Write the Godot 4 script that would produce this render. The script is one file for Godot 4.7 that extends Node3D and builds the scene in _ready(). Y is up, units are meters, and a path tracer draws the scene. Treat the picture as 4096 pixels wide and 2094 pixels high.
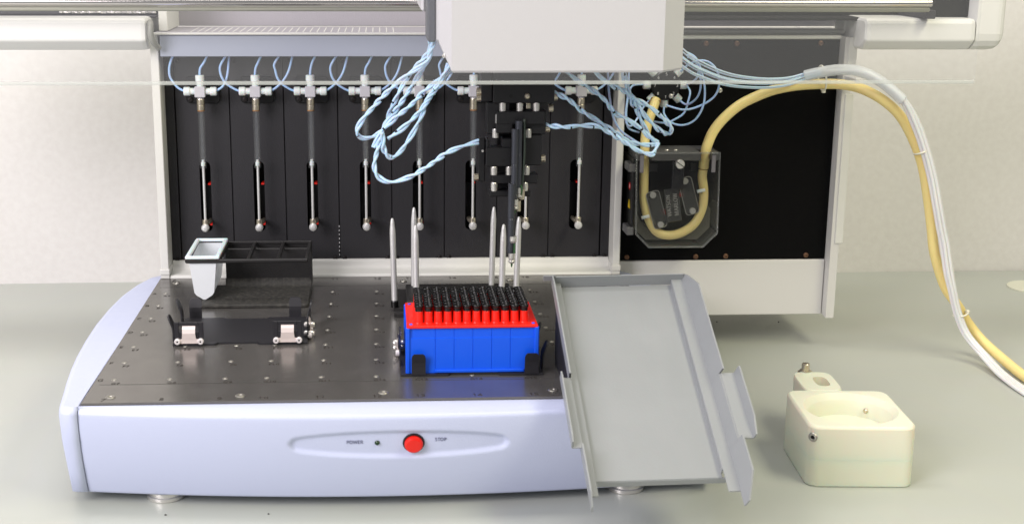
extends Node3D

const DK := 0.105          # deck surface above the table
var M := {}
var names := {}
var rng := RandomNumberGenerator.new()

# ---------------------------------------------------------------- materials
func noise_tex(sd: int, freq: float, lo: Color, hi: Color, oct := 4, size := 512, power := 1.0) -> ImageTexture:
	var n := FastNoiseLite.new()
	n.seed = sd; n.frequency = freq; n.fractal_octaves = oct
	n.noise_type = FastNoiseLite.TYPE_SIMPLEX_SMOOTH
	var im := n.get_seamless_image(size, size)
	im.convert(Image.FORMAT_RGB8)
	for y in size:
		for x in size:
			var v := pow(im.get_pixel(x, y).r, power)
			im.set_pixel(x, y, lo.lerp(hi, v))
	im.generate_mipmaps()
	return ImageTexture.create_from_image(im)

func streak_tex(sd: int, lo: Color, hi: Color, size := 512, specks := 0) -> ImageTexture:
	var r := RandomNumberGenerator.new(); r.seed = sd
	var n := FastNoiseLite.new(); n.seed = sd; n.frequency = 0.012; n.fractal_octaves = 4
	var cl := n.get_seamless_image(size, size)
	var im := Image.create(size, size, false, Image.FORMAT_RGB8)
	for y in size:
		var row := r.randf()
		for x in size:
			if x % 64 == 0: row = lerp(row, r.randf(), 0.6)
			var v: float = 0.3 * row + 0.55 * cl.get_pixel(x, y).r + 0.15 * r.randf()
			im.set_pixel(x, y, lo.lerp(hi, v))
	for k in specks:
		var px := r.randi_range(0, size - 3); var py := r.randi_range(0, size - 3)
		var a := r.randf_range(0.3, 1.0)
		im.set_pixel(px, py, im.get_pixel(px, py).lerp(Color(0.75, 0.74, 0.7), a))
		if r.randf() < 0.35:
			for q in r.randi_range(3, 22):
				var xx := mini(px + q, size - 1); im.set_pixel(xx, py, im.get_pixel(xx, py).lerp(Color(0.6, 0.6, 0.57), 0.35))
	im.generate_mipmaps()
	return ImageTexture.create_from_image(im)

func bump_tex(sd: int, freq: float, oct := 3, strength := 2.0, size := 512) -> ImageTexture:
	var n := FastNoiseLite.new()
	n.seed = sd; n.frequency = freq; n.fractal_octaves = oct
	var im := n.get_seamless_image(size, size)
	im.convert(Image.FORMAT_RGBA8)
	im.bump_map_to_normal_map(strength)
	im.generate_mipmaps()
	return ImageTexture.create_from_image(im)

func mt(key: String, c: Color, rough := 0.5, metal := 0.0) -> StandardMaterial3D:
	var m := StandardMaterial3D.new()
	m.albedo_color = c; m.roughness = rough; m.metallic = metal
	M[key] = m
	return m

func tri(m: StandardMaterial3D, scale: float) -> void:
	m.uv1_triplanar = true; m.uv1_world_triplanar = true
	m.uv1_scale = Vector3.ONE * scale

func bumpy(m: StandardMaterial3D, t: Texture2D, amount: float, scale: float) -> void:
	m.normal_enabled = true; m.normal_texture = t; m.normal_scale = amount
	tri(m, scale)

func make_materials() -> void:
	var fine := bump_tex(3, 0.09, 3, 3.0)
	var soft := bump_tex(5, 0.03, 3, 2.0)
	var w := mt("wall", Color.WHITE, 0.9)
	w.albedo_texture = noise_tex(11, 0.045, Color(0.858, 0.848, 0.834), Color(0.886, 0.879, 0.866), 5)
	bumpy(w, bump_tex(12, 0.02, 5, 3.0), 0.22, 3.1)
	var t := mt("table", Color.WHITE, 0.34)
	t.albedo_texture = noise_tex(21, 0.004, Color(0.692, 0.708, 0.678), Color(0.708, 0.722, 0.694), 3)
	tri(t, 1.3)
	mt("base_blue", Color(0.745, 0.773, 0.876), 0.42); bumpy(M.base_blue, fine, 0.16, 9.0); M.base_blue.roughness_texture = noise_tex(71, 0.012, Color(0.72, 0.72, 0.72), Color(1, 1, 1), 5); M.base_blue.roughness = 0.5
	mt("base_dark", Color(0.12, 0.12, 0.13), 0.7)
	var d := mt("deck", Color.WHITE, 0.30, 0.68)
	d.albedo_texture = streak_tex(31, Color(0.46, 0.45, 0.44), Color(0.52, 0.51, 0.50), 1024, 260)
	d.roughness_texture = noise_tex(32, 0.02, Color(0.80, 0.80, 0.80), Color(1, 1, 1), 4)
	d.roughness = 0.27
	tri(d, 2.6)
	mt("print", Color(0.20, 0.18, 0.16), 0.6, 0.3)
	mt("score", Color(0.17, 0.165, 0.155), 0.6)
	mt("panel_black", Color(0.125, 0.122, 0.135), 0.55); bumpy(M.panel_black, fine, 0.55, 16.0)
	mt("cab_black", Color(0.06, 0.06, 0.062), 0.6); M.cab_black.metallic_specular = 0.15; bumpy(M.cab_black, fine, 0.3, 16.0)
	mt("inner_black", Color(0.03, 0.03, 0.03), 0.8)
	mt("white", Color(0.85, 0.85, 0.825), 0.42); bumpy(M.white, fine, 0.08, 12.0)
	mt("cab_white", Color(0.83, 0.825, 0.81), 0.5); bumpy(M.cab_white, fine, 0.12, 12.0)
	mt("lilac", Color(0.60, 0.585, 0.615), 0.5); bumpy(M.lilac, soft, 0.9, 22.0)
	mt("bar", Color(0.59, 0.615, 0.68), 0.45); bumpy(M.bar, fine, 0.1, 10.0)
	mt("cover_white", Color(0.87, 0.87, 0.855), 0.35)
	mt("cover_dark_edge", Color(0.55, 0.55, 0.52), 0.5)
	mt("chrome", Color(0.76, 0.74, 0.73), 0.13, 1.0)
	mt("steel", Color(0.88, 0.87, 0.85), 0.30, 0.8)
	mt("insert_steel", Color(0.66, 0.65, 0.62), 0.38, 0.9)
	mt("pin_steel", Color(0.90, 0.90, 0.89), 0.40, 0.50)
	mt("clip_steel", Color(0.95, 0.90, 0.88), 0.38, 0.45)
	mt("brass_steel", Color(0.80, 0.765, 0.69), 0.30, 0.9)
	mt("amber", Color(0.62, 0.45, 0.28), 0.4)
	mt("olive_rail", Color(0.60, 0.60, 0.54), 0.4, 0.7)
	mt("foil", Color(0.75, 0.74, 0.74), 0.2, 0.9); bumpy(M.foil, bump_tex(41, 0.06, 4, 8.0), 1.4, 9.0)
	mt("beam_dark", Color(0.22, 0.215, 0.235), 0.6)
	mt("screw_dark", Color(0.20, 0.19, 0.19), 0.45, 0.8)
	mt("screw_brown", Color(0.50, 0.38, 0.30), 0.45, 0.8)
	mt("red_part", Color(0.85, 0.12, 0.06), 0.45)
	mt("button_red", Color(0.88, 0.09, 0.035), 0.35)
	mt("button_ring", Color(0.10, 0.05, 0.06), 0.5)
	mt("led_green", Color(0.06, 0.20, 0.09), 0.15)
	mt("ink", Color(0.40, 0.41, 0.53), 0.6)
	mt("ptfe", Color(0.90, 0.91, 0.90), 0.4); M.ptfe.subsurf_scatter_enabled = true; M.ptfe.subsurf_scatter_strength = 0.25
	mt("valve_grey", Color(0.76, 0.755, 0.775), 0.45)
	var bt := mt("blue_tube", Color(0.68, 0.79, 0.95), 0.22); bt.subsurf_scatter_enabled = true; bt.subsurf_scatter_strength = 0.3
	var bs := mt("blue_strand", Color(0.76, 0.865, 0.965), 0.28); bs.subsurf_scatter_enabled = true; bs.subsurf_scatter_strength = 0.3
	mt("feed_tube", Color(0.80, 0.875, 0.955), 0.25); M.feed_tube.subsurf_scatter_enabled = true; M.feed_tube.subsurf_scatter_strength = 0.3
	mt("mark_black", Color(0.06, 0.06, 0.08), 0.5)
	var wt := mt("white_tube", Color(0.93, 0.90, 0.90), 0.25); wt.subsurf_scatter_enabled = true; wt.subsurf_scatter_strength = 0.25
	var sl := mt("sleeve", Color(0.90, 0.92, 0.93, 0.55), 0.3); sl.transparency = BaseMaterial3D.TRANSPARENCY_ALPHA
	var yh := mt("yellow_hose", Color(0.95, 0.865, 0.58), 0.42); yh.subsurf_scatter_enabled = true; yh.subsurf_scatter_strength = 0.15
	mt("tie", Color(0.88, 0.87, 0.80), 0.4)
	var g := mt("barrel_glass", Color(0.80, 0.83, 0.84, 0.03), 0.03); g.transparency = BaseMaterial3D.TRANSPARENCY_ALPHA
	var s := mt("shield", Color(0.85, 0.86, 0.87, 0.045), 0.04); s.transparency = BaseMaterial3D.TRANSPARENCY_ALPHA; s.metallic_specular = 0.28
	var se := mt("shield_edge", Color(0.80, 0.82, 0.80, 0.40), 0.3); se.transparency = BaseMaterial3D.TRANSPARENCY_ALPHA
	var pc := mt("pump_cover", Color(0.08, 0.08, 0.08, 0.12), 0.05); pc.transparency = BaseMaterial3D.TRANSPARENCY_ALPHA; pc.metallic_specular = 0.28
	var pe := mt("pump_cover_edge", Color(0.50, 0.51, 0.51, 0.26), 0.12); pe.transparency = BaseMaterial3D.TRANSPARENCY_ALPHA
	mt("pump_grey", Color(0.36, 0.36, 0.36), 0.5)
	mt("pump_dark", Color(0.075, 0.075, 0.08), 0.4)
	var rc := mt("rotor_clear", Color(0.20, 0.20, 0.21, 0.80), 0.1); rc.transparency = BaseMaterial3D.TRANSPARENCY_ALPHA
	mt("rotor_edge", Color(0.66, 0.66, 0.65), 0.2)
	mt("spring_red", Color(0.62, 0.16, 0.13), 0.5)
	mt("bed_grey", Color(0.34, 0.335, 0.30), 0.5)
	mt("warn_yellow", Color(0.92, 0.78, 0.08), 0.5)
	mt("warn_red", Color(0.80, 0.06, 0.06), 0.5)
	mt("paper_white", Color(0.9, 0.9, 0.9), 0.6)
	mt("head_white", Color(0.79, 0.786, 0.795), 0.5); bumpy(M.head_white, fine, 0.2, 12.0); M.head_white.roughness_texture = noise_tex(72, 0.012, Color(0.7, 0.7, 0.7), Color(1, 1, 1), 5)
	mt("head_strip", Color(0.30, 0.31, 0.34), 0.55)
	mt("tool_black", Color(0.085, 0.085, 0.095), 0.42, 0.2)
	mt("probe_grey", Color(0.28, 0.29, 0.32), 0.32, 0.6)
	mt("green_tube", Color(0.20, 0.34, 0.20), 0.4)
	mt("line_grey", Color(0.17, 0.21, 0.18), 0.4)
	mt("rack_blue", Color(0.035, 0.345, 0.90), 0.38); M.rack_blue.subsurf_scatter_enabled = true; M.rack_blue.subsurf_scatter_strength = 0.1
	mt("rack_red", Color(0.93, 0.12, 0.06), 0.36)
	mt("cap_black", Color(0.03, 0.03, 0.034), 0.35)
	mt("bracket_black", Color(0.135, 0.133, 0.15), 0.45); bumpy(M.bracket_black, fine, 0.1, 20.0)
	mt("clip_pivot", Color(0.90, 0.88, 0.88), 0.4, 0.3)
	var st := mt("stand_black", Color.WHITE, 0.55)
	st.albedo_texture = noise_tex(51, 0.02, Color(0.095, 0.09, 0.09), Color(0.125, 0.12, 0.118), 5)
	bumpy(st, bump_tex(52, 0.05, 4, 4.0), 0.45, 22.0)
	var du := mt("stand_dusty", Color.WHITE, 0.7)
	du.albedo_texture = noise_tex(53, 0.022, Color(0.13, 0.128, 0.12), Color(0.31, 0.30, 0.275), 5, 512, 1.5)
	bumpy(du, bump_tex(52, 0.05, 4, 4.0), 0.35, 14.0)
	var v := mt("vial", Color(0.94, 0.958, 0.972, 0.82), 0.3); v.transparency = BaseMaterial3D.TRANSPARENCY_ALPHA
	mt("vial_rim", Color(0.95, 0.97, 0.975), 0.35); M.vial_rim.subsurf_scatter_enabled = true; M.vial_rim.subsurf_scatter_strength = 0.4
	var tr := mt("tray_grey", Color.WHITE, 0.38)
	tr.albedo_texture = noise_tex(61, 0.006, Color(0.548, 0.563, 0.570), Color(0.566, 0.579, 0.586), 3)
	bumpy(tr, fine, 0.08, 6.0)
	var cb := mt("cream", Color(0.885, 0.887, 0.808), 0.45); cb.subsurf_scatter_enabled = true; cb.subsurf_scatter_strength = 0.3
	mt("lid_disc", Color(0.85, 0.85, 0.78), 0.4)
	mt("crumb", Color(0.10, 0.09, 0.08), 0.9)

# ---------------------------------------------------------------- mesh helpers
func fin(st: SurfaceTool) -> ArrayMesh:
	st.generate_normals()
	return st.commit()

func begin(smooth := false) -> SurfaceTool:
	var st := SurfaceTool.new(); st.begin(Mesh.PRIMITIVE_TRIANGLES)
	st.set_smooth_group(0 if smooth else -1)
	return st

func quad(st: SurfaceTool, a: Vector3, b: Vector3, c: Vector3, d: Vector3) -> void:
	for p in [a, b, c, a, c, d]: st.add_vertex(p)

func add_loft(st: SurfaceTool, rings: Array, cap0 := true, cap1 := true, closed := true) -> void:
	for i in rings.size() - 1:
		var A: PackedVector3Array = rings[i]; var B: PackedVector3Array = rings[i + 1]
		var n := A.size()
		for j in (n if closed else n - 1):
			var k := (j + 1) % n
			quad(st, A[j], B[j], B[k], A[k])
	if cap0: add_cap(st, rings[0], false)
	if cap1: add_cap(st, rings[rings.size() - 1], true)

func add_cap(st: SurfaceTool, ring: PackedVector3Array, flip: bool) -> void:
	# flat ring -> triangles, projected on its dominant plane
	var nrm := Vector3.ZERO
	for i in ring.size(): nrm += ring[i].cross(ring[(i + 1) % ring.size()])
	var ax := nrm.abs().max_axis_index()
	var p2 := PackedVector2Array()
	for p in ring:
		p2.append(Vector2(p.y, p.z) if ax == 0 else (Vector2(p.x, p.z) if ax == 1 else Vector2(p.x, p.y)))
	var ids := Geometry2D.triangulate_polygon(p2)
	for i in range(0, ids.size(), 3):
		var a := ring[ids[i]]; var b := ring[ids[i + 1]]; var c := ring[ids[i + 2]]
		var want := nrm if flip else -nrm
		if (b - a).cross(c - a).dot(want) > 0: var q := b; b = c; c = q
		st.add_vertex(a); st.add_vertex(b); st.add_vertex(c)

func rrect(w: float, d: float, r: float, n := 3) -> PackedVector2Array:
	var o := PackedVector2Array()
	r = clampf(r, 0.00001, minf(w, d) / 2 - 0.00001)
	for c in [[1, 1, 0], [-1, 1, 1], [-1, -1, 2], [1, -1, 3]]:
		var cx: float = c[0] * (w / 2 - r); var cz: float = c[1] * (d / 2 - r)
		for k in n + 1:
			var a: float = (c[2] + float(k) / n) * PI / 2
			o.append(Vector2(cx + cos(a) * r, cz + sin(a) * r))
	return o

func ring_y(p: PackedVector2Array, y: float) -> PackedVector3Array:
	var o := PackedVector3Array()
	for q in p: o.append(Vector3(q.x, y, q.y))
	return o

func add_box(st: SurfaceTool, at: Vector3, s: Vector3, c := 0.0006, r := -1.0, n := 1) -> void:
	if r < 0: r = c
	var rr := [ring_y(rrect(s.x - 2 * c, s.z - 2 * c, maxf(r - c, 0.0001), n), at.y - s.y / 2), ring_y(rrect(s.x, s.z, r, n), at.y - s.y / 2 + c),
		ring_y(rrect(s.x, s.z, r, n), at.y + s.y / 2 - c), ring_y(rrect(s.x - 2 * c, s.z - 2 * c, maxf(r - c, 0.0001), n), at.y + s.y / 2)]
	for k in rr.size():
		var a: PackedVector3Array = rr[k]
		for i in a.size(): a[i] += Vector3(at.x, 0, at.z)
		rr[k] = a
	add_loft(st, rr)

func boxm(s: Vector3, c := 0.0006, r := -1.0, n := 1) -> ArrayMesh:
	var st := begin(); add_box(st, Vector3.ZERO, s, c, r, n); return fin(st)

func box_between(a: Vector3, b: Vector3, c := 0.0006) -> ArrayMesh:
	var st := begin(); add_box(st, (a + b) / 2, (b - a).abs(), c); return fin(st)

func add_extr(st: SurfaceTool, poly: PackedVector2Array, y0: float, y1: float) -> void:
	add_loft(st, [ring_y(poly, y0), ring_y(poly, y1)])

func add_lathe(st: SurfaceTool, prof: Array, n := 20, at := Vector3.ZERO, bas := Basis.IDENTITY) -> void:
	# prof: [r, y] pairs, open profile; smooth sideways
	for i in prof.size() - 1:
		var r0: float = prof[i][0]; var y0: float = prof[i][1]; var r1: float = prof[i + 1][0]; var y1: float = prof[i + 1][1]
		for k in n:
			var a := TAU * k / n; var b := TAU * (k + 1) / n
			var p := at + bas * Vector3(cos(a) * r0, y0, sin(a) * r0); var q := at + bas * Vector3(cos(a) * r1, y1, sin(a) * r1)
			var s := at + bas * Vector3(cos(b) * r1, y1, sin(b) * r1); var t := at + bas * Vector3(cos(b) * r0, y0, sin(b) * r0)
			if r0 > 1e-6: st.add_vertex(p); st.add_vertex(s); st.add_vertex(t)
			if r1 > 1e-6: st.add_vertex(p); st.add_vertex(q); st.add_vertex(s)

func lathe(prof: Array, n := 20, bas := Basis.IDENTITY) -> ArrayMesh:
	# each profile segment gets its own smooth group so that edges stay crisp
	var st := SurfaceTool.new(); st.begin(Mesh.PRIMITIVE_TRIANGLES)
	for i in prof.size() - 1:
		st.set_smooth_group(i + 1)
		add_lathe(st, [prof[i], prof[i + 1]], n, Vector3.ZERO, bas)
	return fin(st)

const ZUP := Basis(Vector3(1, 0, 0), Vector3(0, 0, 1), Vector3(0, -1, 0))   # lathe axis towards +z
const XUP := Basis(Vector3(0, -1, 0), Vector3(1, 0, 0), Vector3(0, 0, 1))   # lathe axis towards +x

func P3(a: Array) -> PackedVector3Array:
	var o := PackedVector3Array()
	for i in range(0, a.size(), 3): o.append(Vector3(a[i], a[i + 1], a[i + 2]))
	return o

func P2(a: Array) -> PackedVector2Array:
	var o := PackedVector2Array()
	for i in range(0, a.size(), 2): o.append(Vector2(a[i], a[i + 1]))
	return o

func spline(p: PackedVector3Array, sub := 8) -> PackedVector3Array:
	var o := PackedVector3Array(); var n := p.size()
	for i in n - 1:
		var a := p[maxi(i - 1, 0)]; var b := p[i]; var c := p[i + 1]; var d := p[mini(i + 2, n - 1)]
		for k in sub:
			o.append(b.cubic_interpolate(c, a, d, float(k) / sub))
	o.append(p[n - 1])
	return o

func frames(p: PackedVector3Array) -> Array:
	var o := []; var up := Vector3(0.21, 0.3, 0.93).normalized()
	for i in p.size():
		var t := (p[mini(i + 1, p.size() - 1)] - p[maxi(i - 1, 0)]).normalized()
		up = (up - t * up.dot(t)).normalized()
		o.append([up, t.cross(up)])
	return o

func add_tube(st: SurfaceTool, p: PackedVector3Array, r: float, sides := 10, r1 := -1.0) -> void:
	var f := frames(p); var rings := []
	for i in p.size():
		var ring := PackedVector3Array()
		var rr := r if r1 < 0 else lerpf(r, r1, float(i) / (p.size() - 1))
		for k in sides:
			var a := TAU * k / sides
			ring.append(p[i] + f[i][0] * cos(a) * rr + f[i][1] * sin(a) * rr)
		rings.append(ring)
	add_loft(st, rings)

func tube(p: PackedVector3Array, r: float, sides := 10) -> ArrayMesh:
	var st := begin(true); add_tube(st, p, r, sides); return fin(st)

func tube_flatcaps(p: PackedVector3Array, r: float, sides := 12) -> ArrayMesh:
	return tube(p, r, sides)

# ---------------------------------------------------------------- node helpers
func numbered(n: String) -> String:
	if not names.has(n): names[n] = 0; return n
	names[n] += 1
	return "%s_%03d" % [n, names[n]]

func obj(called: String, mesh: Mesh, material: Material, parent: Node, at := Vector3.ZERO, bas := Basis.IDENTITY) -> MeshInstance3D:
	var o := MeshInstance3D.new()
	o.mesh = mesh; o.material_override = material
	o.name = numbered(called) if parent == self else called
	o.transform = Transform3D(bas, at)
	parent.add_child(o, true)
	return o

func thing(called: String, label: String, category: String, at := Vector3.ZERO, group := "") -> Node3D:
	var o := Node3D.new(); o.name = numbered(called); add_child(o); o.position = at
	tag(o, label, category, group)
	return o

func part(called: String, parent: Node, at := Vector3.ZERO) -> Node3D:
	var o := Node3D.new(); o.name = called; parent.add_child(o, true); o.position = at
	return o

func tag(o: Node, label: String, category: String, group := "") -> void:
	o.set_meta("label", label); o.set_meta("category", category)
	if group != "": o.set_meta("group", group)

func text(called: String, s: String, size: float, m: Material, parent: Node, at: Vector3, bas := Basis.IDENTITY, depth := 0.0003) -> MeshInstance3D:
	var t := TextMesh.new(); var f := SystemFont.new(); f.font_names = PackedStringArray(["Droid Sans"])
	t.font = f; t.text = s; t.font_size = 32; t.pixel_size = size / 32.0; t.depth = depth
	t.horizontal_alignment = HORIZONTAL_ALIGNMENT_CENTER; t.vertical_alignment = VERTICAL_ALIGNMENT_CENTER
	return obj(called, t, m, parent, at, bas)

func rx(d: float) -> Basis: return Basis(Vector3.RIGHT, deg_to_rad(d))
func ry(d: float) -> Basis: return Basis(Vector3.UP, deg_to_rad(d))
func rz(d: float) -> Basis: return Basis(Vector3.BACK, deg_to_rad(d))

func screw_mesh(r: float, h: float) -> ArrayMesh:
	# domed head with a cross recess, axis +z
	var st := begin()
	add_lathe(st, [[r, 0.0], [r, h * 0.4], [r * 0.8, h * 0.85], [r * 0.5, h], [r * 0.42, h * 0.55], [0.0, h * 0.5]], 14, Vector3.ZERO, ZUP)
	add_box(st, Vector3(0, 0, h * 0.86), Vector3(r * 1.25, r * 0.24, h * 0.2), 0.0001)
	return fin(st)

func cap_screw(r: float, h: float) -> ArrayMesh:
	# socket cap head, axis +y
	return lathe([[0, 0], [r, 0], [r, h * 0.9], [r * 0.88, h], [r * 0.5, h], [r * 0.45, h * 0.5], [0, h * 0.5]], 18)

# ---------------------------------------------------------------- scene
func _ready() -> void:
	rng.seed = 7
	# camera (shifted lens), surroundings, lamps, exposure
	var cam := Camera3D.new(); cam.name = "camera"
	cam.projection = Camera3D.PROJECTION_FRUSTUM
	cam.near = 0.05; cam.far = 20.0
	cam.size = 2.0 * 1047.0 / 5350.0 * 0.05
	cam.frustum_offset = Vector2(225.0 / 5350.0 * 0.05, 0)
	cam.transform = Transform3D(Basis.from_euler(Vector3(-0.2387, -0.0568, 0.0043), EULER_ORDER_YXZ), Vector3(0, 0.5164, 1.2267))
	var at := CameraAttributesPhysical.new()
	at.frustum_near = 0.05; at.frustum_far = 20.0; at.frustum_focal_length = 61.3; at.frustum_focus_distance = 1.58; at.exposure_aperture = 18.0
	cam.attributes = at
	cam.projection = Camera3D.PROJECTION_FRUSTUM; cam.near = 0.05; cam.far = 20.0
	cam.size = 2.0 * 1047.0 / 5350.0 * 0.05
	add_child(cam); cam.current = true
	var e := Environment.new()
	e.background_mode = Environment.BG_COLOR
	e.background_color = Color(0.53, 0.53, 0.54)
	e.background_energy_multiplier = 1.0
	e.tonemap_mode = Environment.TONE_MAPPER_LINEAR
	e.tonemap_exposure = 1.0
	e.sdfgi_enabled = true; e.ssao_enabled = true; e.ssil_enabled = true
	var we := WorldEnvironment.new(); we.name = "world_environment"; we.environment = e; add_child(we)
	lamp("room_lamp", Vector3(-1.40, 1.20, 1.40), Vector2(1.3, 1.0), Color(1.0, 0.972, 0.99), 5.7, Vector3(0.0, 0.15, -0.3))
	lamp("room_lamp", Vector3(1.25, 1.75, 0.90), Vector2(0.5, 1.5), Color(1.0, 0.975, 0.85), 2.9, Vector3(0.3, 0.1, -0.1))
	lamp("room_lamp", Vector3(-0.35, 2.1, -0.05), Vector2(1.4, 0.4), Color(1.0, 0.98, 0.97), 2.0, Vector3(-0.2, 0.1, -0.1))
	make_materials()
	setting()
	handler()
	head()
	reservoir()
	racks()
	adapter()
	tray()
	block()
	tubing()
	small_things()

func lamp(called: String, at: Vector3, size: Vector2, c: Color, energy: float, target: Vector3) -> void:
	var l := AreaLight3D.new(); l.name = called
	l.area_size = size; l.light_color = c; l.light_energy = energy; l.shadow_enabled = true
	add_child(l, true)
	l.look_at_from_position(at, target, Vector3.FORWARD)

func setting() -> void:
	var t := obj("table_top", boxm(Vector3(3.6, 0.03, 1.6), 0.002), M.table, self, Vector3(0.2, -0.015, 0.0))
	t.set_meta("kind", "structure")
	var w := obj("wall", boxm(Vector3(4.2, 2.2, 0.05), 0.001), M.wall, self, Vector3(0.2, 0.9, -0.815), ry(0.9))
	w.set_meta("kind", "structure")

# ------------------------------------------------ the machine
func crease_z(x: float) -> float: return 0.0945 - 0.28 * (x - 0.013) * (x - 0.013)

func front_shell() -> ArrayMesh:
	var st := begin(true)
	var nx := 300; var x0 := -0.2752; var x1 := 0.3012
	var rows := []
	for i in nx + 1:
		var x := lerpf(x0, x1, float(i) / nx); var zc := crease_z(x)
		var col := PackedVector3Array()
		col.append(Vector3(x, DK - 0.0045, 0.0662)); col.append(Vector3(x, DK - 0.0022, 0.0664)); col.append(Vector3(x, DK - 0.0020, 0.0672))
		for k in range(1, 5):
			var f := k / 5.0; col.append(Vector3(x, DK - 0.0020 - 0.003 * f * f, lerpf(0.0672, zc - 0.004, f)))
		for k in 7:                                     # rounded crease
			var a := PI / 2 * k / 6.0
			col.append(Vector3(x, DK - 0.0095 + 0.0045 * cos(a), zc - 0.004 + 0.004 * sin(a)))
		var yt := DK - 0.0095; var yb := 0.0125
		for k in range(1, 61):
			var f := k / 60.0; var y := lerpf(yt, yb, f)
			var z := zc - 0.0235 * pow(f, 1.5) + 0.0006 * sin(PI * f)
			var u := (x - 0.0141) / 0.1015
			var hh := 0.0150 * sqrt(maxf(0.0, 1.0 - 0.80 * u * u)) * (1.0 if absf(u) < 0.9 else sqrt(maxf(0.0, 1.0 - pow((absf(u) - 0.9) / 0.1, 2.0))))
			var q := absf(y - 0.0705) / maxf(hh, 0.0004)
			var edge := clampf((1.0 - q) * hh / 0.0048, 0.0, 1.0) * clampf((1.0 - absf(u)) * 0.1015 / 0.006, 0.0, 1.0)
			edge = edge * edge * (3.0 - 2.0 * edge)
			col.append(Vector3(x, y, z - 0.0034 * edge))
		var zb := zc - 0.0235
		col.append(Vector3(x, 0.0112, zb - 0.0015)); col.append(Vector3(x, 0.0112, zb - 0.03))
		rows.append(col)
	for i in nx:
		for j in rows[0].size() - 1:
			quad(st, rows[i][j], rows[i][j + 1], rows[i + 1][j + 1], rows[i + 1][j])
	return fin(st)

func face_z(x: float, y: float) -> float:
	var f := (DK - 0.0095 - y) / (DK - 0.0095 - 0.0125)
	return crease_z(x) - 0.0235 * pow(f, 1.5) + 0.0006 * sin(PI * f)

func side_shell(sgn: float) -> ArrayMesh:
	# plan outline from the seam at the front round the bowed outside to the back; lofted up with a rounded top edge
	var xs := [-0.2759, -0.2830, -0.2895, -0.2925, -0.2962, -0.3000, -0.3040, -0.3085, -0.3117, -0.3145, -0.3158, -0.3140, -0.3100, -0.3020, -0.2913, -0.2760, -0.2745]
	var zs := [0.0735, 0.0740, 0.0722, 0.0690, 0.0500, 0.0200, -0.0098, -0.0500, -0.0889, -0.1450, -0.2067, -0.2700, -0.3226, -0.3700, -0.4050, -0.4150, -0.4150]
	var n := xs.size()
	var levels := [[0.0112, 0.0035], [0.0140, 0.0], [0.040, 0.0], [0.070, 0.0], [DK - 0.0085, 0.0], [DK - 0.0052, 0.0012], [DK - 0.0034, 0.0036], [DK - 0.0026, 0.0065]]
	var rings := []
	for L in levels:
		var ring := PackedVector3Array()
		var f: float = clampf((DK - 0.0095 - L[0]) / 0.083, 0.0, 1.0)
		for i in n:
			var x: float = xs[i]; var z: float = zs[i]; var ins: float = L[1]
			if i < n - 2 and i > 0: x += ins * (0.9 if z < 0.06 else 0.4)
			if z > 0.03: z -= 0.0235 * pow(f, 1.5) * (z - 0.03) / 0.044 + ins * (1.0 if z > 0.06 else 0.2)
			if i > 2 and i < n - 2: x += 0.004 * pow(f, 2.0)
			var xx := x
			if sgn > 0: xx = 0.0268 - x
			ring.append(Vector3(xx, L[0], z))
		# inner return
		var a := ring[n - 1]; var b := ring[0]
		ring.append(Vector3(a.x, L[0], -0.2)); ring.append(Vector3(b.x, L[0], 0.03))
		rings.append(ring)
	var st := begin(true)
	add_loft(st, rings, true, false)
	var st2 := begin(); add_cap(st2, rings[rings.size() - 1], true)
	var m := fin(st)
	st2.generate_normals(); return st2.commit(m)

func slot_panel(w: float, h: float, t: float, sw: float, s0: float, s1: float) -> ArrayMesh:
	# panel in x/y centred at x = 0, y from 0 to h, with an upright slot; built from two halves, front towards +z
	var st := begin()
	for sg in [1.0, -1.0]:
		var o := PackedVector2Array()
		o.append(Vector2(0, 0)); o.append(Vector2(sg * w / 2, 0)); o.append(Vector2(sg * w / 2, h)); o.append(Vector2(0, h))
		var r := sw / 2
		for k in 7:
			var a := PI / 2 - PI / 2 * k / 6.0; o.append(Vector2(sg * cos(a) * r, s1 - r + sin(a) * r))
		for k in 7:
			var a := -PI / 2 * k / 6.0; o.append(Vector2(sg * cos(a) * r, s0 + r + sin(a) * r))
		var A := PackedVector3Array(); var B := PackedVector3Array(); var C := PackedVector3Array()
		for q in o:
			A.append(Vector3(q.x, q.y, -t)); B.append(Vector3(q.x, q.y, -0.0005))
			var e := q
			if absf(absf(q.x) - w / 2) < 1e-5: e.x -= sg * 0.0005
			C.append(Vector3(e.x, e.y, 0))
		add_loft(st, [A, B, C], false, true)
	return fin(st)

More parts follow.
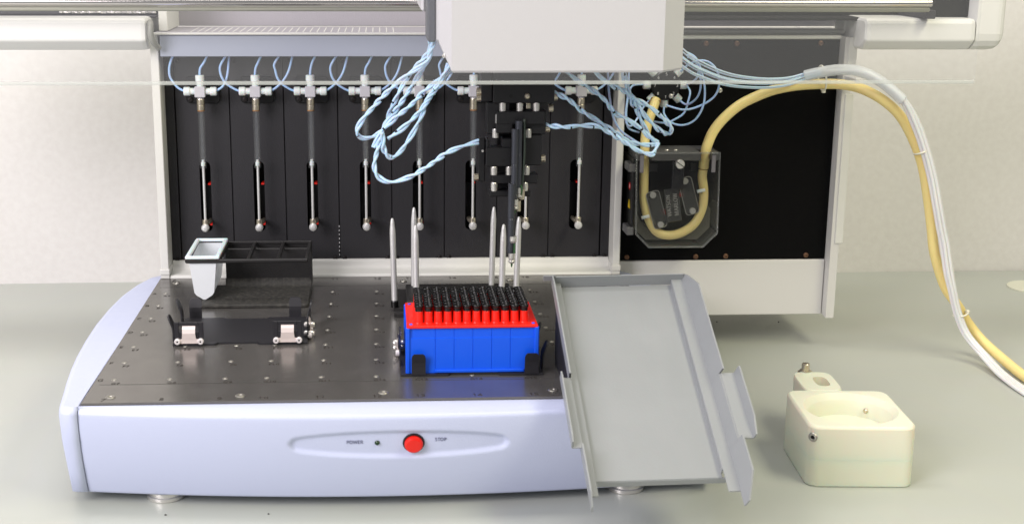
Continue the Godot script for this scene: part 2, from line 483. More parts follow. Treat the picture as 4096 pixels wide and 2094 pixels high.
func handler() -> void:
	var H := thing("liquid_handler", "white and pale blue laboratory liquid handler with red stop button and black syringe panels", "lab machine")
	# base
	var fc := obj("front_cover", front_shell(), M.base_blue, H)
	var tilt := rx(6.0)
	text("power_lettering", "POWER", 0.0046, M.ink, fc, Vector3(-0.0262, 0.0722, face_z(-0.026, 0.0722) - 0.0030), rx(13))
	text("stop_lettering", "STOP", 0.0046, M.ink, fc, Vector3(0.0517, 0.0738, face_z(0.0517, 0.0738) - 0.0030), rx(13))
	var bz := face_z(0.027, 0.0708) - 0.0034
	var b := obj("stop_button", lathe([[0, 0.0058], [0.0066, 0.0055], [0.0080, 0.0046], [0.0084, 0.0034], [0.0084, -0.002]], 36, ZUP), M.button_red, H, Vector3(0.0272, 0.0708, bz), rx(13))
	obj("button_ring", lathe([[0.0085, -0.001], [0.0085, 0.0016], [0.0096, 0.0016], [0.0100, 0.0004], [0.0100, -0.002]], 36, ZUP), M.button_ring, b)
	obj("power_lamp", lathe([[0, 0.0022], [0.0014, 0.0019], [0.0023, 0.0008], [0.0026, -0.001]], 20, ZUP), M.led_green, H, Vector3(-0.0058, 0.0714, face_z(-0.006, 0.0714) - 0.0034), rx(13))
	obj("side_panel", side_shell(-1), M.base_blue, H)
	obj("side_panel", side_shell(1), M.base_blue, H)
	obj("base_body", box_between(Vector3(-0.274, 0.014, -0.41), Vector3(0.3008, DK - 0.006, 0.040)), M.base_dark, H)
	for fx in [-0.206, 0.233]:
		for fz in [0.0335, -0.33]:
			var ft := obj("foot", lathe([[0, 0.0], [0.0172, 0.0], [0.0180, 0.0008], [0.0180, 0.0038], [0.0166, 0.0045], [0.0166, 0.0080], [0.0150, 0.0090], [0.0100, 0.0095], [0.0060, 0.0095], [0.006, 0.016]], 32), M.steel, H, Vector3(fx, 0, fz))
	# deck with inserts, screws and printed grid labels
	var dp := obj("deck_plate", box_between(Vector3(-0.2735, DK - 0.006, -0.389), Vector3(0.3003, DK, 0.0655), 0.0005), M.deck, H)
	var cx := {7: -0.2559, 8: -0.2034, 9: -0.1509, 10: -0.1112, 11: -0.0591, 12: -0.0066, 13: 0.0332, 14: 0.0859, 15: 0.1383, 16: 0.1768, 17: 0.229, 18: 0.2815}
	var ins := lathe([[0.0, 0.0001], [0.0012, 0.0001], [0.0015, 0.0004], [0.0021, 0.0004], [0.0026, 0.0]], 16)
	var lay := rx(-90)
	for c in cx:
		for k in 7:
			var z: float = -(6 - k) * 0.0528
			if z < -0.2 and cx[c] > -0.24 and cx[c] < -0.08: continue
			if c > 16 and k > 1: continue
			obj("deck_insert", ins, M.insert_steel, dp, Vector3(cx[c], DK, z))
			text("grid_lettering", "ABCDEFG"[k] + str(c), 0.0068, M.print, dp, Vector3(cx[c] + 0.0035, DK + 0.0001, z + 0.0115), lay, 0.00015)
	for k in 7:
		text("grid_lettering", "ABCDEFG"[k], 0.0085, M.print, dp, Vector3(-0.2685, DK + 0.0001, -(6 - k) * 0.0528 + 0.001), lay, 0.00015)
	for c in cx:
		text("grid_lettering", str(c), 0.0085, M.print, dp, Vector3(cx[c] + 0.001, DK + 0.0001, 0.0575), lay, 0.00015)
		text("grid_lettering", str(c), 0.0090, M.print, dp, Vector3(cx[c] + 0.001, DK + 0.0001, -0.378), lay, 0.00015)
	for z in [0.0142, -0.345]:
		obj("score_line", boxm(Vector3(0.56, 0.0003, 0.0005), 0.00005), M.score, dp, Vector3(0.013, DK, z))
	var ds := lathe([[0, 0.0003], [0.0016, 0.0003], [0.0019, 0.0009], [0.0040, 0.0010], [0.0048, 0.0002]], 18)
	for p in [[-0.2497, 0.0505], [-0.1314, 0.0512], [0.0002, 0.0483], [0.1585, 0.0481], [-0.2501, -0.3650], [0.026, -0.3640], [0.1576, -0.3650]]:
		obj("deck_screw", ds, M.insert_steel, dp, Vector3(p[0], DK, p[1]))
	# frame round the pump panels
	for s in [[-0.2718, -0.2620], [0.2885, 0.2975]]:
		var po := obj("frame_post", box_between(Vector3(s[0], DK + 0.012, -0.47), Vector3(s[1], 0.4035, -0.3868), 0.0008), M.white, H)
		obj("post_foot", box_between(Vector3(s[0] - 0.0012, DK + 0.0052, -0.47), Vector3(s[1] + 0.0012, DK + 0.0125, -0.3850), 0.0008), M.white, po)
		obj("post_base", box_between(Vector3(s[0] - 0.0006, DK + 0.0002, -0.47), Vector3(s[1] + 0.0006, DK + 0.0055, -0.3862), 0.0006), M.white, po)
	var sst := begin(true)
	var prof := [[-0.4200, 0.1165], [-0.4200, 0.1215], [-0.4150, 0.1212], [-0.4132, 0.1203], [-0.4128, 0.1180], [-0.4120, 0.1140], [-0.4090, 0.1108], [-0.4040, 0.1094], [-0.3960, 0.1088], [-0.3900, 0.1086], [-0.3884, 0.1078], [-0.3880, 0.1052]]
	for i in prof.size() - 1:
		quad(sst, Vector3(-0.2612, prof[i][1], prof[i][0]), Vector3(-0.2612, prof[i + 1][1], prof[i + 1][0]), Vector3(0.2878, prof[i + 1][1], prof[i + 1][0]), Vector3(0.2878, prof[i][1], prof[i][0]))
	obj("sill", fin(sst), M.white, H)
	obj("backing", box_between(Vector3(-0.272, 0.10, -0.475), Vector3(0.298, 0.40, -0.452)), M.inner_black, H)
	# pump panels
	var pm := slot_panel(0.0650, 0.2810, 0.004, 0.0135, 0.0385, 0.1275)
	var scm := screw_mesh(0.0029, 0.0022)
	for i in 8:
		var px := -0.2172 + 0.0658 * i
		var pn := obj("pump_panel", pm, M.panel_black, H, Vector3(px, 0.1185, -0.418))
		for q in [[-0.027, 0.2503], [0.027, 0.2503], [-0.027, 0.0036], [0.027, 0.0036]]:
			if i < 7 and q[1] < 0.1 and (i == 0 or i == 1) : continue
			obj("screw", scm, M.screw_dark, pn, Vector3(q[0], q[1], 0))
		syringe(H, px + 0.0012, i)
	for s in [[-0.2618, -0.2508], [0.2776, 0.2884]]:
		var es := obj("edge_strip", box_between(Vector3(s[0], 0.1185, -0.424), Vector3(s[1], 0.3995, -0.4178)), M.panel_black, H)
		for y in [0.3688, 0.1221]:
			obj("screw", scm, M.screw_dark, es, Vector3((s[0] + s[1]) / 2 + 0.0005, y, -0.4178))
	# dotted mark on a seam
	for k in 8:
		obj("seam_dot", boxm(Vector3(0.0006, 0.0022, 0.0004), 0.0001), M.paper_white, H, Vector3(-0.0532, 0.1265 + 0.0052 * k, -0.4176))
	# header bar, shelf, recess behind it
	obj("header_bar", box_between(Vector3(-0.2588, 0.3772, -0.388), Vector3(0.2960, 0.4018, -0.3795), 0.0006), M.bar, H)
	var sh := obj("shelf", box_between(Vector3(-0.2660, 0.4030, -0.49), Vector3(0.2985, 0.4050, -0.3790), 0.0005), M.lilac, H)
	obj("shelf_lip", box_between(Vector3(-0.2660, 0.4028, -0.3788), Vector3(0.2985, 0.4052, -0.3765), 0.0004), M.white, H)
	for k in 30:
		obj("vent_slot", box_between(Vector3(-0.225 + 0.0083 * k, 0.40495, -0.470), Vector3(-0.2236 + 0.0083 * k, 0.4053, -0.392), 0.0002), M.white, sh)
	obj("recess_plate", box_between(Vector3(-0.262, 0.4055, -0.500), Vector3(0.60, 0.475, -0.495)), M.lilac, H)
	obj("shelf_bracket", box_between(Vector3(-0.2625, 0.4055, -0.495), Vector3(-0.2520, 0.475, -0.4000)), M.white, H)
	obj("shelf_bracket", box_between(Vector3(-0.2760, 0.4055, -0.450), Vector3(-0.2715, 0.420, -0.4000)), M.white, H)
	cabinet(H)
	gantry(H)
	peristaltic(H)
	selector(H)

func syringe(H: Node3D, x: float, i: int) -> void:
	var S := part("syringe_pump", H, Vector3(x, 0, -0.395))
	# black bracket with rounded corners and a slotted screw
	var st := begin()
	add_box(st, Vector3.ZERO, Vector3(0.0405, 0.004, 0.0325), 0.0008, 0.005, 4)
	obj("bracket", fin(st), M.tool_black, S, Vector3(0.0005, 0.3342, -0.021), rx(90))
	obj("bracket_screw", screw_mesh(0.0034, 0.0014), M.screw_dark, S, Vector3(-0.0145, 0.3225, -0.019))
	obj("valve_block", boxm(Vector3(0.0124, 0.0128, 0.0124), 0.0007), M.valve_grey, S, Vector3(0, 0.3342, 0))
	var fit := [[0.0, 0.0], [0.0040, 0.0], [0.0040, 0.0055], [0.0048, 0.006], [0.0053, 0.0068], [0.0053, 0.0128], [0.0047, 0.0136], [0.0019, 0.0136], [0.0017, 0.0100]]
	var fm := lathe(fit, 16)
	obj("fitting", fm, M.ptfe, S, Vector3(0, 0.3404, 0))
	obj("fitting", fm, M.ptfe, S, Vector3(-0.0060, 0.3346, 0), rz(90))
	obj("fitting", fm, M.ptfe, S, Vector3(0.0060, 0.3346, 0), rz(-90))
	obj("neck", lathe([[0.0038, 0.3280], [0.0038, 0.3252], [0.0044, 0.3250]], 16), M.valve_grey, S)
	obj("ferrule", lathe([[0, 0.3256], [0.0044, 0.3256], [0.0047, 0.3246], [0.0047, 0.3188], [0.0044, 0.3182], [0.0047, 0.3176], [0.0047, 0.3124], [0.0040, 0.3118]], 20), M.brass_steel, S)
	obj("gasket", lathe([[0.0043, 0.3122], [0.0043, 0.3108], [0.0034, 0.3106]], 20), M.amber, S)
	obj("barrel", lathe([[0.0016, 0.3112], [0.0041, 0.3112], [0.0041, 0.2415], [0.0018, 0.2415], [0.0018, 0.3100]], 20), M.barrel_glass, S)
	obj("plunger_tip", lathe([[0, 0.2515], [0.0017, 0.2515], [0.0017, 0.2490], [0.0026, 0.2486], [0.0026, 0.2440], [0.0014, 0.2436]], 16), M.ptfe, S)
	obj("plunger_rod", lathe([[0.0016, 0.2470], [0.0016, 0.1745]], 14), M.pin_steel, S)
	var c := obj("clamp", lathe([[0, 0.1775], [0.0036, 0.1775], [0.0040, 0.1768], [0.0040, 0.1690], [0.0034, 0.1680], [0, 0.1678]], 18), M.brass_steel, S)
	var side := 1.0 if i < 4 else -1.0
	obj("clamp_arm", tube(PackedVector3Array([Vector3(0, 0.1712, -0.002), Vector3(0.003 * side, 0.1716, -0.012), Vector3(0.0035 * side, 0.1716, -0.026)]), 0.0026, 10), M.brass_steel, c)
	obj("clamp_knob", lathe([[0.0, 0.0074], [0.0032, 0.0066], [0.0047, 0.0045], [0.0049, 0.002], [0.0038, 0.0]], 18, ZUP), M.pin_steel, c, Vector3(0, 0.1680, 0.0018))
	# carriage seen in the slot
	obj("carriage", box_between(Vector3(-0.0075, 0.158, -0.0545), Vector3(0.0052, 0.214, -0.048)), M.tool_black, S)
	obj("carriage_flag", box_between(Vector3(0.0008, 0.2148, -0.046), Vector3(0.0050, 0.2172, -0.030)), M.red_part, S)
	obj("carriage_flag", box_between(Vector3(0.0018, 0.1640, -0.046), Vector3(0.0056, 0.1662, -0.028)), M.red_part, S)
	# thin tubes
	var dl := 0.0015 * sin(i * 2.3)
	var L := P3([-0.0292 + dl, 0.3790, 0.006, -0.0330 + dl, 0.3702, 0.004, -0.0352, 0.3619, 0.003, -0.0350, 0.3527, 0.002, -0.0313, 0.3453, 0.001, -0.0261, 0.3388, 0, -0.0192, 0.3350, 0])
	if i > 0: L = P3([-0.0352 + 0.002 + dl, 0.3790, 0.004, -0.0405 + dl, 0.3674, 0.004, -0.0411, 0.3600, 0.003, -0.0388, 0.3507, 0.003, -0.0334, 0.3433, 0.002, -0.0254, 0.3377, 0.001, -0.0192, 0.3348, 0])
	obj("tube", tube(spline(L, 5), 0.00145, 8), M.blue_tube, S)
	var e := 0.0015 * cos(i * 1.7)
	obj("tube", tube(spline(P3([0.0095 + e, 0.3790, 0.002, 0.0046 + e, 0.3692, 0.002, 0.0011, 0.3619, 0.001, 0, 0.3535, 0]), 5), 0.00145, 8), M.blue_tube, S)
	var k := 0.010 if i > 0 else 0.0
	obj("tube", tube(spline(P3([0.0358 + k, 0.3790, -0.002, 0.0338 + k * 0.7, 0.3600, -0.002, 0.0314 + k * 0.35, 0.3489, -0.001, 0.0270, 0.3405, 0, 0.0192, 0.3352, 0]), 5), 0.00145, 8), M.blue_tube, S)

func cabinet(H: Node3D) -> void:
	var C := part("pump_cabinet", H)
	obj("cabinet_body", box_between(Vector3(0.301, 0.046, -0.60), Vector3(0.5685, 0.396, -0.4235), 0.001), M.cab_white, C)
	obj("front_panel", box_between(Vector3(0.2985, 0.1158, -0.4232), Vector3(0.5692, 0.3945, -0.4180), 0.0005), M.cab_black, C)
	obj("lower_panel", box_between(Vector3(0.2985, 0.0424, -0.4232), Vector3(0.5688, 0.1150, -0.4150), 0.0008), M.cab_white, C)
	var st := begin()
	add_extr(st, P2([-0.60, 0.046, -0.418, 0.0424, -0.3995, 0.0415, -0.3995, 0.3985, -0.60, 0.3985]), 0.5698, 0.5800)
	obj("side_plate", fin(st), M.cab_white, C, Vector3(0, 0, 0), Basis(Vector3(0, 0, 1), Vector3(1, 0, 0), Vector3(0, 1, 0)))
	obj("side_rail", box_between(Vector3(0.5742, 0.1400, -0.45), Vector3(0.5845, 0.3292, -0.3975), 0.0006), M.white, C)
	obj("side_rail", box_between(Vector3(0.5742, 0.3560, -0.45), Vector3(0.5845, 0.3985, -0.3975), 0.0006), M.white, C)
	obj("hose_clip", box_between(Vector3(0.5720, 0.3440, -0.41), Vector3(0.5800, 0.3520, -0.3600), 0.001), M.cab_white, C)
	obj("top_cap", box_between(Vector3(0.2985, 0.3950, -0.49), Vector3(0.5700, 0.3998, -0.4130), 0.0012), M.white, C)
	obj("top_cap", box_between(Vector3(0.2985, 0.3999, -0.495), Vector3(0.5845, 0.4040, -0.4300), 0.0012), M.white, C)
	var scm := screw_mesh(0.0034, 0.0024)
	for p in [[0.4014, 0.3896], [0.4398, 0.3896], [0.5451, 0.3900], [0.312, 0.120], [0.4011, 0.1199], [0.4399, 0.1202], [0.5444, 0.1206], [0.4215, 0.3321]]:
		obj("screw", scm, M.screw_brown if p[1] != 0.3321 else M.steel, C, Vector3(p[0], p[1], -0.418))

func cover_mesh(x0: float, x1: float, rend: float) -> ArrayMesh:
	# rounded channel cover: profile in z/y, swept along x
	var prof := [[-0.470, 0.4235], [-0.3660, 0.4235], [-0.3618, 0.4228], [-0.3588, 0.4206], [-0.3577, 0.4176], [-0.3568, 0.3990], [-0.3572, 0.3972], [-0.3588, 0.3955], [-0.3700, 0.3875], [-0.3735, 0.3858], [-0.3780, 0.3852], [-0.470, 0.3845]]
	var st := begin(false)
	var xsn := [x0, x0 + rend * 0.3, x0 + rend, x1 - rend, x1 - rend * 0.3, x1]
	var inset := [rend * 0.6, rend * 0.15, 0.0, 0.0, rend * 0.15, rend * 0.6]
	var rings := []
	for k in xsn.size():
		var ring := PackedVector3Array()
		for p in prof:
			ring.append(Vector3(xsn[k], p[1] + (0.404 - p[1]) * inset[k] / 0.02, p[0] - (inset[k] if p[0] > -0.45 else 0.0)))
		rings.append(ring)
	add_loft(st, rings)
	return fin(st)

func gantry(H: Node3D) -> void:
	var G := part("gantry", H)
	var rod := lathe([[0, 0], [0.0039, 0], [0.0044, 0.0006], [0.0044, 1.1990], [0.0039, 1.2], [0, 1.2]], 28, XUP)
	obj("guide_rod", rod, M.chrome, G, Vector3(-0.5552, 0.4427, -0.33))
	obj("guide_rail", box_between(Vector3(-0.56, 0.4326, -0.3365), Vector3(0.6430, 0.4379, -0.3275), 0.0014), M.olive_rail, G)
	obj("beam", box_between(Vector3(-0.60, 0.4245, -0.470), Vector3(-0.2640, 0.4700, -0.4000), 0.001), M.beam_dark, G)
	obj("beam_lip", box_between(Vector3(-0.60, 0.4215, -0.410), Vector3(-0.2640, 0.4243, -0.3960), 0.0008), M.beam_dark, G)
	obj("beam", box_between(Vector3(0.3000, 0.4185, -0.470), Vector3(0.6560, 0.4700, -0.4300), 0.001), M.inner_black, G)
	obj("cable_tray", box_between(Vector3(0.3000, 0.4190, -0.428), Vector3(0.6480, 0.4230, -0.3900), 0.001), M.inner_black, G)
	var fst := begin()
	var fr := RandomNumberGenerator.new(); fr.seed = 5
	var top := []; var bot := []
	for k in 61:
		var x := -0.3780 + 0.1135 * k / 60.0
		top.append(Vector3(x, 0.4305, -0.3985 + fr.randf() * 0.0012)); bot.append(Vector3(x, 0.4262 + fr.randf() * 0.0006, -0.3985 + fr.randf() * 0.0020))
	for k in 60: quad(fst, top[k], bot[k], bot[k + 1], top[k + 1])
	obj("foil_strip", fin(fst), M.foil, G)
	obj("gantry_cover", cover_mesh(-0.62, -0.2700, 0.006), M.cover_white, G)
	var est := begin(true)
	add_tube(est, spline(P3([-0.2672, 0.4180, -0.366, -0.2650, 0.4150, -0.3585, -0.2652, 0.4050, -0.3575, -0.2635, 0.3960, -0.3610, -0.2590, 0.3875, -0.372]), 5), 0.0036, 8)
	obj("cover_gasket", fin(est), M.cover_dark_edge, G)
	obj("gantry_cover", cover_mesh(0.5790, 0.7140, 0.006), M.cover_white, G)
	# curved housing at the far end of the gantry
	var rings := []
	for L in [[0.7146, 0.0], [0.7400, 0.0], [0.7440, 0.0005], [0.7475, 0.0020], [0.7500, 0.0045], [0.7515, 0.0080], [0.7520, 0.0120]]:
		var ring := PackedVector3Array()
		var d: float = L[1]
		for p in [[-0.470, 0.5200], [-0.3650 - d, 0.5200], [-0.3600 - d, 0.5150], [-0.3595 - d, 0.4050], [-0.3610 - d, 0.3970 + d * 0.5], [-0.3660 - d, 0.3905 + d * 0.9], [-0.3750 - d, 0.3862 + d], [-0.3900, 0.3842 + d], [-0.470, 0.3838 + d]]:
			ring.append(Vector3(L[0], p[1], p[0]))
		rings.append(ring)
	var cs := begin(false); add_loft(cs, rings)
	obj("gantry_end", fin(cs), M.cover_white, G)
	obj("end_recess", box_between(Vector3(0.6565, 0.4240, -0.470), Vector3(0.7140, 0.4760, -0.3850)), M.inner_black, G)
	obj("rod_mount", box_between(Vector3(0.6445, 0.4240, -0.440), Vector3(0.6550, 0.4340, -0.3400)), M.beam_dark, G)
	# clear safety shield hanging in front
	var sh := part("shield", H)
	obj("pane", box_between(Vector3(-0.50, 0.3902, 0.0200), Vector3(0.5450, 0.60, 0.0240), 0.0003), M.shield, sh)
	obj("pane_edge", box_between(Vector3(-0.50, 0.3870, 0.0200), Vector3(0.5450, 0.3900, 0.0240), 0.0006), M.shield_edge, sh)

func peristaltic(H: Node3D) -> void:
	var Q := part("peristaltic_pump", H)
	var out := P2([0.3068, 0.2645, 0.4092, 0.2645, 0.4108, 0.1645, 0.3935, 0.1474, 0.3260, 0.1474, 0.3095, 0.1640])
	# housing walls behind the clear cover: top, left block, back plate
	var zb := -0.4178
	obj("back_plate", box_between(Vector3(0.3100, 0.1560, zb), Vector3(0.4085, 0.2630, zb + 0.006)), M.pump_dark, Q)
	obj("top_block", box_between(Vector3(0.3080, 0.2540, zb + 0.006), Vector3(0.3175, 0.2640, -0.3555)), M.pump_grey, Q)
	obj("top_block", box_between(Vector3(0.3262, 0.2540, zb + 0.006), Vector3(0.3868, 0.2640, -0.3555)), M.pump_grey, Q)
	obj("top_block", box_between(Vector3(0.4000, 0.2540, zb + 0.006), Vector3(0.4085, 0.2640, -0.3555)), M.pump_grey, Q)
	obj("top_block", box_between(Vector3(0.3862, 0.2600, zb + 0.006), Vector3(0.4005, 0.2639, -0.3860)), M.pump_grey, Q)
	for y in [0.2500, 0.1720]:
		obj("hinge", box_between(Vector3(0.2990, y - 0.010, -0.385), Vector3(0.3080, y, -0.3560), 0.001), M.pump_grey, Q)
	var side := obj("side_wall", box_between(Vector3(0.3048, 0.1660, zb), Vector3(0.3075, 0.2560, -0.3580)), M.pump_dark, Q)
	obj("warning_sign", lathe([[0.0030, 0.0], [0.0030, 0.0006], [0.0046, 0.0006], [0.0046, 0.0]], 20, XUP), M.warn_red, side, Vector3(0.3042, 0.2200, -0.375))
	obj("warning_sign", lathe([[0.0, 0.0004], [0.0031, 0.0004]], 20, XUP), M.paper_white, side, Vector3(0.3043, 0.2200, -0.375))
	var ts := begin(); add_extr(ts, P2([0.0, 0.006, 0.0055, -0.0045, -0.0055, -0.0045]), 0, 0.0006)
	obj("warning_sign", fin(ts), M.warn_yellow, side, Vector3(0.3046, 0.1975, -0.3745), Basis(Vector3(0, 0, -1), Vector3(-1, 0, 0), Vector3(0, 1, 0)))
	# clear cover: front sheet with raised edges
	var fs := begin()
	var A := PackedVector3Array(); var B := PackedVector3Array(); var C2 := PackedVector3Array(); var D := PackedVector3Array()
	var ctr := Vector2(0.359, 0.206)
	for p in out:
		var q := ctr + (p - ctr) * 0.965
		A.append(Vector3(q.x, q.y, -0.3545)); B.append(Vector3(q.x, q.y, -0.3520))
		C2.append(Vector3(p.x, p.y, -0.3520)); D.append(Vector3(p.x, p.y, -0.4120))
	add_loft(fs, [A, B])
	obj("cover", fin(fs), M.pump_cover, Q)
	var es := begin()
	for i in 6:
		var k := (i + 1) % 6
		quad(es, B[i], C2[i], C2[k], B[k])
		if i != 0: quad(es, C2[i], D[i], D[k], C2[k])
	obj("cover_edge", fin(es), M.pump_cover_edge, Q)
	obj("cover_rim", tube(PackedVector3Array([C2[0], C2[1], C2[2], C2[3], C2[4], C2[5], C2[0]]), 0.0007, 6), M.pump_cover_edge, Q)
	for x in [0.3140, 0.4020]:
		obj("cover_clip", box_between(Vector3(x - 0.0018, 0.2395, -0.3570), Vector3(x + 0.0030, 0.2605, -0.3550), 0.0004), M.lilac, Q)
	obj("cover_screw", lathe([[0, 0.0030], [0.0050, 0.0030], [0.0056, 0.0022], [0.0056, -0.004]], 24, ZUP), M.steel, Q, Vector3(0.3604, 0.2506, -0.3520))
	obj("screw_slot", boxm(Vector3(0.0105, 0.0009, 0.0006), 0.0001), M.screw_dark, Q, Vector3(0.3604, 0.2506, -0.3488), rz(-35))
	obj("spine", box_between(Vector3(0.3530, 0.2180, -0.3640), Vector3(0.3670, 0.2540, -0.3580), 0.001), M.rotor_clear, Q)
	for k in 5:
		obj("spine_rib", box_between(Vector3(0.3536 + 0.003 * k, 0.2180, -0.3580), Vector3(0.3548 + 0.003 * k, 0.2520, -0.3565), 0.0003), M.rotor_clear, Q)
	for s in [-1.0, 1.0]:
		obj("tube_guide", box_between(Vector3(0.3600 + s * 0.030 - 0.010, 0.2360, -0.392), Vector3(0.3600 + s * 0.030 + 0.010, 0.2480, -0.380), 0.001), M.pump_dark, Q)
	# grey curved bed below the hose
	var bs := begin(); var bed := PackedVector2Array()
	for k in 13:
		var a := PI + PI * k / 12.0; bed.append(Vector2(0.3585 + cos(a) * 0.0445, 0.1960 + sin(a) * 0.0400))
	bed.append(Vector2(0.4075, 0.1900)); bed.append(Vector2(0.4075, 0.1660)); bed.append(Vector2(0.3925, 0.1510)); bed.append(Vector2(0.3275, 0.1510)); bed.append(Vector2(0.3120, 0.1660)); bed.append(Vector2(0.3120, 0.1900))
	var bA := PackedVector3Array(); var bB := PackedVector3Array()
	for p in bed: bA.append(Vector3(p.x, p.y, -0.4110)); bB.append(Vector3(p.x, p.y, -0.3800))
	add_loft(bs, [bA, bB]); obj("hose_bed", fin(bs), M.bed_grey, Q)
	# rotor: two arms, springs, rollers, embossed plate
	var R := part("rotor", Q)
	for s in [-1.0, 1.0]:
		var arm := begin()
		add_box(arm, Vector3.ZERO, Vector3(0.0165, 0.005, 0.047), 0.0008, 0.004, 3)
		obj("rotor_arm", fin(arm), M.rotor_clear, R, Vector3(0.3570 + s * 0.0195, 0.2000 + s * 0.0085, -0.370), Basis(Vector3.BACK, deg_to_rad(16)) * rx(90))
		var loop := PackedVector3Array()
		for q in rrect(0.0167, 0.0472, 0.004, 3): loop.append(Vector3(q.x, 0.0026, q.y))
		loop.append(loop[0])
		obj("arm_edge", tube(loop, 0.0004, 6), M.rotor_edge, R, Vector3(0.3570 + s * 0.0195, 0.2000 + s * 0.0085, -0.370), Basis(Vector3.BACK, deg_to_rad(16)) * rx(90))
		for t in [-1.0, 1.0]:
			obj("roller_pin", lathe([[0, 0.0022], [0.0034, 0.0022], [0.0040, 0.0014], [0.0040, -0.006]], 16, ZUP), M.rotor_edge, R, Vector3(0.3570 + s * 0.0195 - t * 0.0055, 0.2000 + s * 0.0085 + t * 0.0185, -0.3668))
		obj("spring", tube(P3([0.3570 + s * 0.0095 - 0.0040, 0.1990 + s * 0.0100, -0.371, 0.3570 + s * 0.0095 + 0.0040, 0.1990 + s * 0.0118, -0.371]), 0.0036, 10), M.spring_red, R)
		obj("guide_pin", tube(P3([0.3570 + s * 0.0290, 0.1995 + s * 0.0150, -0.3635, 0.3570 + s * 0.0385, 0.1995 + s * 0.0172, -0.3635]), 0.0022, 10), M.ptfe, R)
	obj("rotor_plate", boxm(Vector3(0.0190, 0.0420, 0.003), 0.0006), M.rotor_clear, R, Vector3(0.3570, 0.1975, -0.3665), rz(8))
	text("embossed_lettering", "WATSON", 0.0068, M.rotor_edge, R, Vector3(0.3518, 0.1970, -0.3645), rz(98), 0.0008)
	text("embossed_lettering", "MARLOW", 0.0068, M.rotor_edge, R, Vector3(0.3606, 0.1985, -0.3645), rz(98), 0.0008)
	for x in [0.3480, 0.3590]:
		obj("top_screw", lathe([[0, 0.0016], [0.0022, 0.0014], [0.0027, 0.0006], [0.0027, 0]], 14), M.steel, Q, Vector3(x, 0.2641, -0.3720))

func selector(H: Node3D) -> void:
	var V := part("selector_valve", H, Vector3(0.3496, 0.3400, -0.418))
	obj("valve_body", lathe([[0, 0.020], [0.0165, 0.020], [0.0180, 0.0185], [0.0185, 0.016], [0.0185, 0.0]], 36, ZUP), M.cap_black, V)
	obj("valve_screw", screw_mesh(0.0030, 0.0024), M.steel, V, Vector3(0.0065, -0.0128, 0.0200))
	var hex := lathe([[0, 0.0], [0.0040, 0.0], [0.0050, 0.0005], [0.0050, 0.0085], [0.0042, 0.0095], [0.0018, 0.0095], [0.0017, 0.006]], 6)
	for k in 8:
		var a := -PI / 2 + k * TAU / 8.0
		var d := Vector3(cos(a), sin(a), 0)
		obj("port_fitting", hex, M.ptfe, V, d * 0.0178 + Vector3(0, 0, 0.013), Basis(Vector3.BACK, a - PI / 2))
		text("port_lettering", str(k + 1), 0.0046, M.paper_white, V, d * 0.0138 + Vector3(0, 0, 0.0200), Basis.IDENTITY, 0.0002)
	var yst := lathe([[0.0052, 0], [0.0066, 0.001], [0.0066, 0.012], [0.0052, 0.013]], 16)
	obj("hose_barb", yst, M.amber, V, Vector3(-0.0115, -0.0155, 0.022), rz(158))

